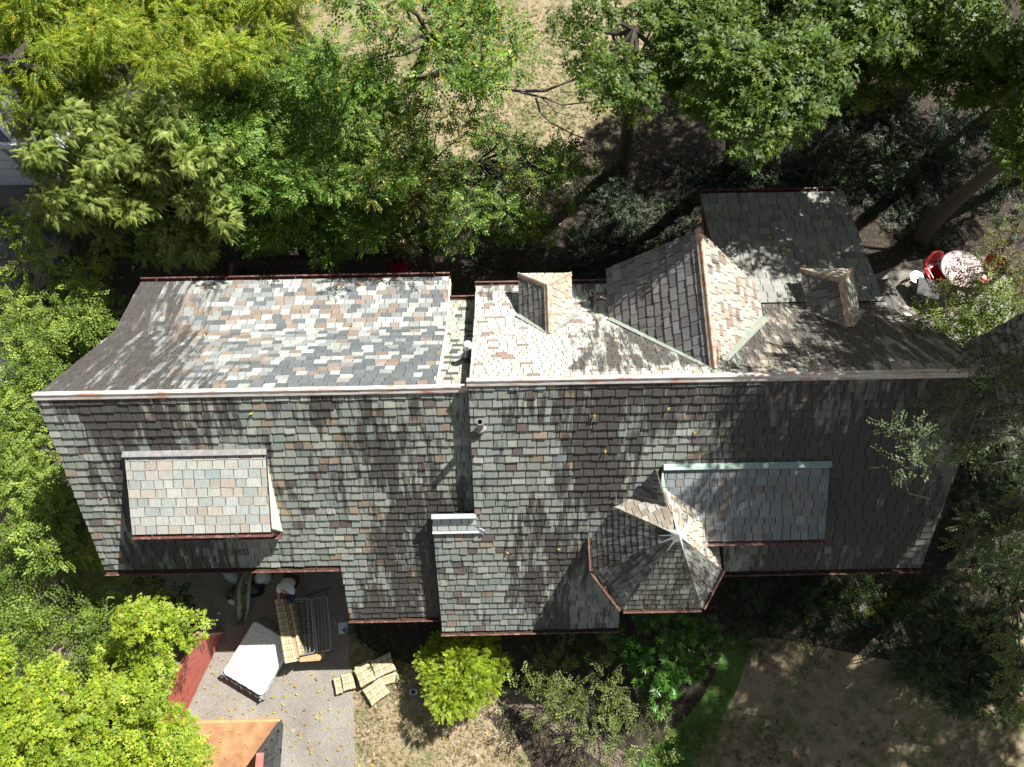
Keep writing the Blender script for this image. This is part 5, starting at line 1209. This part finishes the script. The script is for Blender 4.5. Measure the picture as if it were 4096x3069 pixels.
c = gp(233, 574, .15); sack('plastic_bag', 'pale blue plastic sheet bag left of the rug, half under the eave', 'bag', c, .34, .22, .24, M_BAGB, 1, rz=-.9)
c = gp(262, 575, .15); wb = sack('white_sack', 'round bundled white sack right of the rug, close to the gutter', 'sack', c, .21, .27, .30, M_BAGW, 2, rz=-.3)
c = gp(245, 590, .15); sack('garbage_bag', 'black garbage bag squashed under the green rug', 'bag', c, .46, .24, .36, M_BAGK, 3, rz=.15)
c = gp(232.8, 599, .1); hb = sack('shopping_bag', 'white shopping bag with a red squiggle at the rug, by the black bag', 'bag', c, .12, .19, .16, M_BAGW, 4, rz=.3)
mb = MB(); q = [gp(x, y, .22) for x, y in [(231.5, 597), (234, 596.5), (232.3, 600), (234.5, 601), (232, 597.5)]]; mb.tube(q, .006, 4); mb.build('red_print', mat('red_ink', (.4, .03, .05), (.35, .02, .04)), hb)
c = gp(270.5, 572, .05); sack('red_scrap', 'small red cloth scrap between the white sack and the person', 'scrap', c, .09, .12, .06, mat('dark_red_cloth', (.25, .02, .02), (.18, .015, .015)), 5)
mb = MB(); mb.box(gp(343, 628, .02), (.24, .28, .012), rz=.12, jit=.01); pp = mb.build('paper_packet', mat('white_paper', (.66, .72, .78), (.6, .66, .72), 5)); tag(pp, 'white paper packet lying alone right of the sofa bed', 'paper')
mb = MB(); mb.box(gp(344, 630, .03), (.07, .06, .004), rz=.3); mb.build('blue_print', mat('blue_ink', (.05, .13, .45), (.04, .1, .4)), pp)
mb = MB(); p = gp(219, 613, .01); mb.add([p + [0, 0, .05], p + [-.06, -.05, .0], p + [.07, -.04, .0], p + [-.02, .06, 0]], [(0, 1, 2), (0, 2, 3), (0, 3, 1)]); o = mb.build('paper_scrap', wink); tag(o, 'tiny white triangular paper scrap on the shaded driveway', 'scrap')
mb = MB(); mb.tube([gp(x, y, .03) for x, y in [(323.5, 569), (326, 567.2), (330, 567), (333, 565.5), (336, 565)]], .012, 5); mb.box(gp(324, 569, .03), (.08, .05, .03), rz=.5, jit=.01); o = mb.build('cable', wink); tag(o, 'short white cable with a plug just below the gutter corner', 'cable')
mb = MB(); pts = [(354, 600), (352.5, 612), (352, 622), (354, 632), (359, 640), (364, 644)]; mb.tube([gp(x, y, .03) for x, y in pts], .016, 6); hose = mb.build('garden_hose', mat('dull_green_hose', (.13, .17, .14), (.10, .13, .11))); tag(hose, 'grey-green garden hose curving out of the soil beside the driveway', 'hose')
mb = MB(); mb.tube([gp(364, 644, .04), gp(367, 645.5, .05)], [.028, .02], 8); mb.build('nozzle', M_GALV, hose)
mb = MB(); c = gp(413.3, 692, .02); mb.lathe(c, [(0, .0), (.07, 0), (.09, .02), (.085, .024), (.07, .010), (0, .008)], 24, sx=1.25, sy=.95); pl = mb.build('oval_plate', wink, smooth=True); tag(pl, 'small white oval dish with dark centre on the dry lawn', 'dish')
mb = MB(); mb.lathe(c + [0, 0, .014], [(0, .0), (.05, .001), (.05, .004), (0, .004)], 18, sx=1.25, sy=.9); mb.build('dish_centre', M_DDARK, pl)
# debris in the east bed
c = gp(866, 622, .02); rag = sack('teal_rag', 'crumpled teal cloth on the dark bed beside a flat stone', 'rag', c, .17, .10, .08, mat('teal_cloth', (.02, .30, .33), (.015, .22, .25), 9, .9, .6), 8, rz=-.8)
c = gp(862, 609, .02); sack('flat_stone', 'grey flat stone in the dark bed next to the teal rag', 'stone', c, .20, .24, .10, mat('grey_stone', (.16, .15, .14), (.10, .095, .09), 7, .9, .5), 9)
mb = MB()
mb.tube([gp(x, y, z) for x, y, z in [(898, 628, .10), (890, 636, .09), (880, 642, .06), (868, 648, .03)]], [.045, .03, .02, .008], 6)
mb.tube([gp(x, y, .05) for x, y in [(889, 636), (891, 645), (892.5, 660), (893, 673), (897, 684), (902, 703)]], [.03, .026, .022, .018, .012, .004], 6)
for a, b in (((893, 673), (880, 684)), ((896, 682), (900, 672)), ((898, 688), (904, 700)), ((892, 655), (897, 668))): mb.tube([gp(*a, .05), gp(*b, .04)], [.010, .003], 4)
o = mb.build('fallen_branch', M_BARKG); tag(o, 'forked fallen branch on the shaded lawn below the teal rag', 'branch')
mb = MB(); mb.tube([gp(x, y, .04) for x, y in [(822, 584), (832, 598), (838, 612), (843, 628)]], [.02, .015, .01, .004], 5); mb.tube([gp(832, 598, .04), gp(836, 620, .03)], [.01, .003], 4); o = mb.build('fallen_twig', M_BARKG); tag(o, 'thin curved twig lying across the edge of the bed and lawn', 'branch')
# --- garden furniture on the patio
M_CHR = mat('glossy_red_enamel', (.55, .012, .02), (.45, .01, .016), 4, .28, 0, coat=.6)
def metal_chair(loc, rz, label):
    root = empty('metal_chair', loc, rz); tag(root, label, 'chair', 'red metal garden chairs by the round table'); M0 = Matrix.Translation(Vector(loc)) @ Matrix.Rotation(rz, 4, 'Z')
    W_ = lambda p: tuple(M0 @ Vector(p))
    mb = MB(); n = 8; vs = [];
    for i in range(n + 1):
        for j in range(n + 1):
            u, v = i / n * 2 - 1, j / n; vs.append(W_((u * .25 * (1 - .1 * v), .26 - .5 * v, .42 + .03 * u * u - .05 * sin(pi * v) + (.0 if v > .1 else -.03))))
    q = [(i * (n + 1) + j, (i + 1) * (n + 1) + j, (i + 1) * (n + 1) + j + 1, i * (n + 1) + j + 1) for i in range(n) for j in range(n)]; mb.add(vs, q); o = mb.build('seat', M_CHR, root, smooth=True); o.modifiers.new('t', 'SOLIDIFY').thickness = .008
    mb = MB(); vs = []
    for i in range(n + 1):
        for j in range(n + 1):
            u, v = i / n * 2 - 1, j / n; w = .25 * (1 + .25 * sin(pi * v * .8)) * (1 if v < .8 else (1 - (v - .8) * 2.2)); vs.append(W_((u * w, -.26 - .18 * v - .05 * (1 - u * u), .44 + .46 * v)))
    mb.add(vs, q); o = mb.build('backrest', M_CHR, root, smooth=True); o.modifiers.new('t', 'SOLIDIFY').thickness = .008
    for s_ in (-1, 1):
        mb = MB(); mb.tube([W_(p) for p in [(s_ * .24, -.30, .62), (s_ * .30, -.15, .66), (s_ * .31, .18, .66), (s_ * .30, .27, .60), (s_ * .29, .28, .02)]], .014, 6); mb.build('armrest', M_CHR, root)
        mb = MB(); mb.tube([W_(p) for p in [(s_ * .29, .28, .02), (s_ * .28, -.34, .02)]], .014, 6); mb.tube([W_(p) for p in [(s_ * .22, .1, .40), (s_ * .28, -.30, .02)]], .014, 6); mb.build('leg', M_CHR, root)
    return root
c = gp(933, 274, .35); metal_chair((c[0], c[1], .01), pi + .35, 'bright red shell-back chair left of the pink round table')
c = gp(981, 275, .35); metal_chair((c[0], c[1], .01), pi - .9, 'red chair half hidden by leaves right of the pink round table')
M_PINK = mat('faded_pink_tabletop', (.36, .22, .21), (.28, .16, .16), 5, .45, .1)
c = gp(962, 269, .7); tb = empty('round_table', (c[0], c[1], .01)); tag(tb, 'faded pink round garden table between the two red chairs', 'table')
mb = MB(); mb.lathe((c[0], c[1], .69), [(0, 0), (.60, 0), (.62, .015), (.60, .03), (0, .03)], 36); mb.build('tabletop', M_PINK, tb)
for a in (.6, 2.17, 3.74, 5.3):
    mb = MB(); mb.tube([(c[0] + .2 * cos(a), c[1] + .2 * sin(a), .68), (c[0] + .42 * cos(a), c[1] + .42 * sin(a), .02)], .016, 6); mb.build('leg', M_PINK, tb)
c = gp(917, 277, .45); st = empty('side_table', (c[0], c[1], .01)); tag(st, 'small grey glass-topped side table left of the bright red chair', 'table')
mb = MB(); mb.lathe((c[0], c[1], .43), [(0, 0), (.20, 0), (.21, .01), (.20, .02), (0, .02)], 24); mb.build('tabletop', mat('smoky_top', (.20, .19, .17), (.16, .15, .14), 5, .2, 0, coat=.6), st)
for a in (0, 1.57, 3.14, 4.71):
    mb = MB(); mb.tube([(c[0] + .18 * cos(a), c[1] + .18 * sin(a), .43), (c[0] + .2 * cos(a), c[1] + .2 * sin(a), .02)], .012, 5); mb.build('leg', M_CHR, st)
c = gp(925, 291, .3); bn = empty('storage_bin', (c[0], c[1], .01)); tag(bn, 'black square fire pit box on the pavers in front of the red chair', 'box')
mb = MB(); mb.box((c[0], c[1], .25), (.62, .55, .48), rz=-.3, jit=.004); mb.build('bin_body', M_DDARK, bn, bevel=.015); mb = MB(); mb.box((c[0], c[1], .505), (.66, .59, .03), rz=-.3); mb.build('bin_lid', M_BLACK, bn, bevel=.008)
mb = MB(); mb.tube([(c[0] - .34, c[1] - .2, .45), (c[0] - .48, c[1] - .25, .46), (c[0] - .42, c[1] - .45, .46), (c[0] - .22, c[1] - .36, .45)], .012, 5); mb.build('handle', M_DDARK, bn)
# --- wooden deck behind the west roof
M_DECKW = mat('dark_stained_timber', (.055, .045, .04), (.038, .032, .028), 10, .8, .3, stretch=(1, 8, 1)); dz = .85
dk = empty('wooden_deck', tuple(gp(300, 262))); tag(dk, 'dark stained wooden deck with slatted railing behind the left roof', 'deck')
a = gp(228, 260, dz); b = gp(432, 262, dz); mb = MB(); x = a[0]; yf = a[1] + .1; yb = 7.3
y = yb
while y < yf: mb.box(((a[0] + b[0]) / 2, y, dz - .02), (b[0] - a[0], .135, .035)); y += .145
mb.build('deck_boards', M_DECKW, dk); ht = gp(232, 257, dz + .95); yr = ht[1] - .05
mb = MB(); mb.box(((a[0] + b[0]) / 2, yr, dz + .95), (b[0] - a[0], .12, .04)); mb.box(((a[0] + b[0]) / 2, yr, dz + .12), (b[0] - a[0], .05, .07)); mb.box((a[0], (yr + yb) / 2, dz + .95), (.12, yr - yb, .04)); mb.build('handrail', M_DECKW, dk)
mb = MB(); x = a[0] + .12
while x < b[0]: mb.box((x, yr, dz + .53), (.045, .045, .84)); x += .15
y = yb
while y < yr: mb.box((a[0], y, dz + .53), (.045, .045, .84)); y += .15
mb.build('balusters', M_DECKW, dk)
for xx, yy in ((a[0], yr), (b[0], yr), (a[0], yb + .1), ((a[0] + b[0]) / 2, yr)):
    mb = MB(); mb.box((xx, yy, dz / 2 + .5), (.11, .11, dz + 1.1)); mb.box((xx, yy, dz + 1.06), (.16, .16, .04)); mb.build('post', M_DECKW, dk)
c = gp(227, 269.5, 1.55); pb = empty('planter_box', tuple(c)); tag(pb, 'narrow weathered window box of red flowers hung on the deck rail', 'planter'); mb = MB()
for dx in (-.11, .11): mb.box(c + [dx, 0, 0], (.02, .62, .20))
for dy_ in (-.31, .31): mb.box(c + [0, dy_, 0], (.24, .02, .20))
mb.box(c + [0, 0, -.09], (.24, .62, .02)); mb.build('box', mat('weathered_planter_wood', (.35, .26, .21), (.26, .19, .15), 9, .9, .3), pb); mb = MB(); mb.box(c + [0, 0, .02], (.20, .6, .1), jit=.01); mb.build('soil', M_SOIL, pb)
mb = MB()
for i in range(60):
    p = c + [random.uniform(-.1, .1), random.uniform(-.29, .29), random.uniform(.08, .16)]; mb.add([v + p for v in quadleaf(.06, .04, a=random.uniform(0, 6), pitch=random.uniform(-.6, .3))], [(0, 1, 2, 3)], 0, (.55, .02, .03) if random.random() < .5 else (.10, .07, .04))
mb.build('flowers', M_LEAF, pb)
c = gp(247.6, 275, dz); pt = MB(); pt.lathe((c[0], c[1], dz + .01), [(0, 0), (.15, 0), (.19, .30), (.17, .30), (.15, .08), (0, .08)], 20); o = pt.build('flower_pot', M_DDARK, smooth=True); tag(o, 'round black empty pot standing on the deck inside the railing', 'pot')
c = gp(399, 268, 1.2); cu = empty('red_canopy_chair', (c[0], c[1], dz)); tag(cu, 'dark red cushion chair seen through leaves at the deck end', 'chair')
mb = MB(); pillow(mb, c[0], c[1], dz + .35, .50, .50, .12, .1, 8, .01); mb.build('seat', mat('deep_red_cushion', (.28, .01, .012), (.22, .008, .01)), cu); mb = MB(); pillow(mb, c[0], c[1] + .27, dz + .42, .50, .14, .5, .1, 8, .0, sq=.7); mb.build('backrest', MATS['deep_red_cushion'], cu)
for sx_, sy_ in ((-.2, -.2), (.2, -.2), (-.2, .2), (.2, .2)): mb = MB(); mb.box((c[0] + sx_, c[1] + sy_, dz + .18), (.04, .04, .35)); mb.build('leg', M_DECKW, cu)
# --- garage at the left edge
gb = gp(50, 184); gx1 = gb[0] + .35; gy = gb[1]; gx0 = gx1 - 6.2; ghh = 2.35
gar = empty('garage', ((gx0 + gx1) / 2, gy + 2.5, 0)); tag(gar, 'white garage with panelled door and grey hipped roof at the left edge', 'garage')
mb = MB(); mb.box(((gx0 + gx1) / 2, gy + 2.8, ghh / 2), (gx1 - gx0, 5.6, ghh)); mb.build('wall', mat('white_siding', (.55, .58, .60), (.48, .51, .53), 6, .7), gar)
mb = MB(); e = .22; z0 = ghh + .02; mb.add([(gx0 - e, gy - e, z0), (gx1 + e, gy - e, z0), (gx1 + e, gy + 5.6 + e, z0), (gx0 - e, gy + 5.6 + e, z0), (gx0 + 2.6, gy + 2.8, z0 + 1.1), (gx1 - 2.6, gy + 2.8, z0 + 1.1)], [(0, 1, 5, 4), (1, 2, 5), (2, 3, 4, 5), (3, 0, 4), (0, 3, 2, 1)]); rf = mb.build('roof', mat('blue_grey_shingles', (.14, .16, .20), (.10, .115, .145), 14, .9, .4), gar)
mb = MB(); mb.extrude([(gx1 + e, gy - e, z0 + .02), (gx1 - 2.6, gy + 2.8, z0 + 1.12)], [(-.07, 0), (.07, 0), (.07, .03), (-.07, .03)]); mb.build('hip_cap', mat('white_trim', (.66, .67, .66), (.6, .61, .6)), rf)
mb = MB(); mb.box(((gx0 + gx1) / 2, gy - e - .03, z0 - .04), (gx1 - gx0 + .5, .10, .16)); mb.build('fascia', MATS['white_trim'], gar)
dx1 = gx1 - .55; dx0 = gx0 + .5; mb = MB()
for i in range(5):
    for j in range(4): mb.box((dx0 + (dx1 - dx0) * (j + .5) / 4, gy - .04, .1 + .42 * (i + .5)), ((dx1 - dx0) / 4 - .05, .05, .39))
mb.box(((dx0 + dx1) / 2, gy - .025, 1.1), (dx1 - dx0, .03, 2.15)); gd = mb.build('garage_door', mat('white_door_panel', (.56, .60, .63), (.50, .54, .57), 5, .6), gar)
mb = MB(); x = dx0 + .3
while x < dx1 - .3: mb.box((x, gy - .07, 1.98), (.34, .015, .14)); x += .75
mb.build('door_pane', M_GLASS, gd)
# --- overhead wires at the lower right
mb = MB(); mb.tube([gp(950, 530, 3.2), gp(975, 590, 3.0), gp(985, 620, 3.0)], .008, 4); wr = mb.build('service_wire', M_DDARK); tag(wr, 'thin dark service wire sloping down from the house end', 'wire')

# ------------------------------------------------------------------ THE PERSON bending over the sofa end
def skin(name, joints, edges, m, parent=None, sub=2, root_i=0):
    me = bpy.data.meshes.new(name); me.from_pydata([tuple(map(float, j[0])) for j in joints], edges, [])
    o = bpy.data.objects.new(name, me); link(o, parent); me.materials.append(m)
    md = o.modifiers.new('skin', 'SKIN'); md.use_smooth_shade = True
    lay = me.skin_vertices[0] if len(me.skin_vertices) else None
    if lay is None:
        import bmesh
        b = bmesh.new(); b.from_mesh(me); b.verts.layers.skin.verify(); b.to_mesh(me); b.free(); lay = me.skin_vertices[0]
    for i, j in enumerate(joints):
        r_ = j[1]; lay.data[i].radius = (r_, r_) if isinstance(r_, float) else r_; lay.data[i].use_root = (i == root_i)
    s_ = o.modifiers.new('sub', 'SUBSURF'); s_.levels = sub; s_.render_levels = sub; return o
M_SKIN = mat('skin', (.42, .22, .15), (.36, .18, .12), 8, .55); M_SHIRT = mat('white_cotton_shirt', (.72, .74, .80), (.66, .68, .75), 9, .9, .5); M_SHORT = mat('dark_shorts', (.03, .03, .035), (.04, .04, .045)); M_NAVY = mat('navy_cap', (.025, .035, .085), (.02, .028, .07), 20, .9, .2)
hip = gp(290, 580.5, .92); nk = gp(284.8, 590.5, 1.12); hd = gp(289.3, 596.5, 1.0); hl = gp(278.6, 598.8, .76); hr_ = gp(285.5, 599.5, .76)
dirv = (nk - hip); dirv /= np.linalg.norm(dirv); sdv = np.cross(dirv, [0, 0, 1.0]); sdv /= np.linalg.norm(sdv)   # sdv: to the person's right
shl = nk - sdv * .17 - dirv * .04 - [0, 0, .03]; shr = nk + sdv * .17 - dirv * .04 - [0, 0, .03]
# which hand is nearer each shoulder
if np.linalg.norm(shl - hl) > np.linalg.norm(shr - hl): hA, hB = hr_, hl
else: hA, hB = hl, hr_
ft = gp(299, 583, 0); fb = gp(296, 576, 0)
J = [(hip, (.15, .12))]; E = []
def addj(p, r_, par): J.append((np.array(p, float), r_)); E.append((par, len(J) - 1)); return len(J) - 1
w = addj(hip * .5 + nk * .5 + [0, 0, .04], (.14, .11), 0); chst = addj(hip * .18 + nk * .82, (.15, .11), w); nn_ = addj(nk, .06, chst)
hn = addj(nk * .5 + hd * .5, .055, nn_); h1 = addj(hd + [0, 0, .03], (.075, .085), hn); h2 = addj(hd + (hd - nk) * .35 - [0, 0, .05], (.07, .075), h1); addj(hd + (hd - nk) * .5 - [0, 0, .11], .045, h2)
for sh, hand in ((shl, hA), (shr, hB)):
    a = addj(sh, .062, chst); el = sh * .5 + hand * .5 - np.array([0, 0, .06]) + (sh - nk) * .25; b = addj(el, .045, a); wd = hand - el; wd /= np.linalg.norm(wd); wr_ = addj(hand - wd * .09, .03, b); pm = addj(hand, .034, wr_)
    side = np.cross(wd, [0, 0, 1.0]); side /= np.linalg.norm(side)
    for k in range(4):
        o0 = hand + side * (k - 1.5) * .022 + wd * .03; L = (.06, .07, .065, .05)[k]
        f1 = addj(o0 + wd * L * .5 - [0, 0, .012], .0095, pm); f2 = addj(o0 + wd * L * .8 - [0, 0, .045], .0088, f1); addj(o0 + wd * L * .6 - [0, 0, .075], .0080, f2)
    th = addj(hand + side * .045 - [0, 0, .01], .011, pm); addj(hand + side * .055 + wd * .03 - [0, 0, .04], .009, th)
for foot, s_ in ((ft, 1), (fb, -1)):
    hp = addj(hip + sdv * .09 * s_ - [0, 0, .08], .095, 0); kn = addj((hip + foot) / 2 + sdv * .06 * s_ + dirv * .08 - [0, 0, .02], .062, hp); an_ = addj(foot + [0, 0, .09], .042, kn); hl_ = addj(foot + [0, 0, .04] - np.array([dirv[0], dirv[1], 0]) * .04, .04, an_)
    addj(foot + [0, 0, .035] + np.array([dirv[0], dirv[1], 0]) * .16, (.045, .028), an_)
body = skin('person', J, E, M_SKIN); tag(body, 'person in white T-shirt and navy cap bending over to grip the sofa bed end', 'person')
bw = Vector([float(q) for q in hip * [1, 1, 0]])
tj = [(hip + [0, 0, .02] - dirv * .05, (.20, .155)), (hip * .5 + nk * .5 + [0, 0, .05], (.19, .14)), (hip * .15 + nk * .85 + [0, 0, .0], (.185, .13)), (nk + dirv * .02, (.085, .08)), (shl, .095), (shl * .7 + hA * .3 + (shl - nk) * .2 - [0, 0, .05], .085), (shr, .095), (shr * .7 + hB * .3 + (shr - nk) * .2 - [0, 0, .05], .085)]
shirt = skin('t_shirt', tj, [(0, 1), (1, 2), (2, 3), (2, 4), (4, 5), (2, 6), (6, 7)], M_SHIRT, body)
tx = bpy.data.textures.new('folds', 'CLOUDS'); tx.noise_scale = .12; dm_ = shirt.modifiers.new('folds', 'DISPLACE'); dm_.texture = tx; dm_.strength = .05; dm_.mid_level = .5
sj = [(hip - [0, 0, .04], (.165, .14))]; se = []
for foot, s_ in ((ft, 1), (fb, -1)):
    sj.append((hip + sdv * .09 * s_ - [0, 0, .12], .115)); se.append((0, len(sj) - 1)); sj.append((((hip + foot) / 2 + sdv * .06 * s_ + dirv * .08) * .7 + hip * .3, .095)); se.append((len(sj) - 2, len(sj) - 1))
skin('shorts', sj, se, M_SHORT, body)
mb = MB(); hz = hd + [0, 0, .045]; mb.lathe(hz - [0, 0, .02], [(.115, -.02), (.118, .02), (.10, .07), (.06, .105), (0, .118)], 20); mb.lathe(hz, [(0, .1), (.012, .1), (.012, .105), (0, .108)], 8)
fw_ = hd - nk; fw_[2] = 0; fw_ /= np.linalg.norm(fw_); sd2 = np.array([-fw_[1], fw_[0], 0])
mb.prism([hz + fw_ * .08 + sd2 * .09 - [0, 0, .03], hz + fw_ * .17 + sd2 * .05 - [0, 0, .05], hz + fw_ * .17 - sd2 * .05 - [0, 0, .05], hz + fw_ * .08 - sd2 * .09 - [0, 0, .03]], (0, 0, .008)); mb.build('cap', M_NAVY, body, smooth=True)
for foot in (ft, fb):
    mb = MB(); q = np.array([dirv[0], dirv[1], 0]); q /= np.linalg.norm(q); mb.extrude([foot - q * .09 + [0, 0, .0], foot + q * .0, foot + q * .19], [(-.055, 0), (.055, 0), (.055, .03), (-.055, .03)]); mb.build('sandal', mat('grey_sandal', (.25, .25, .26), (.2, .2, .2)), body)
print('sprays', NLEAF)
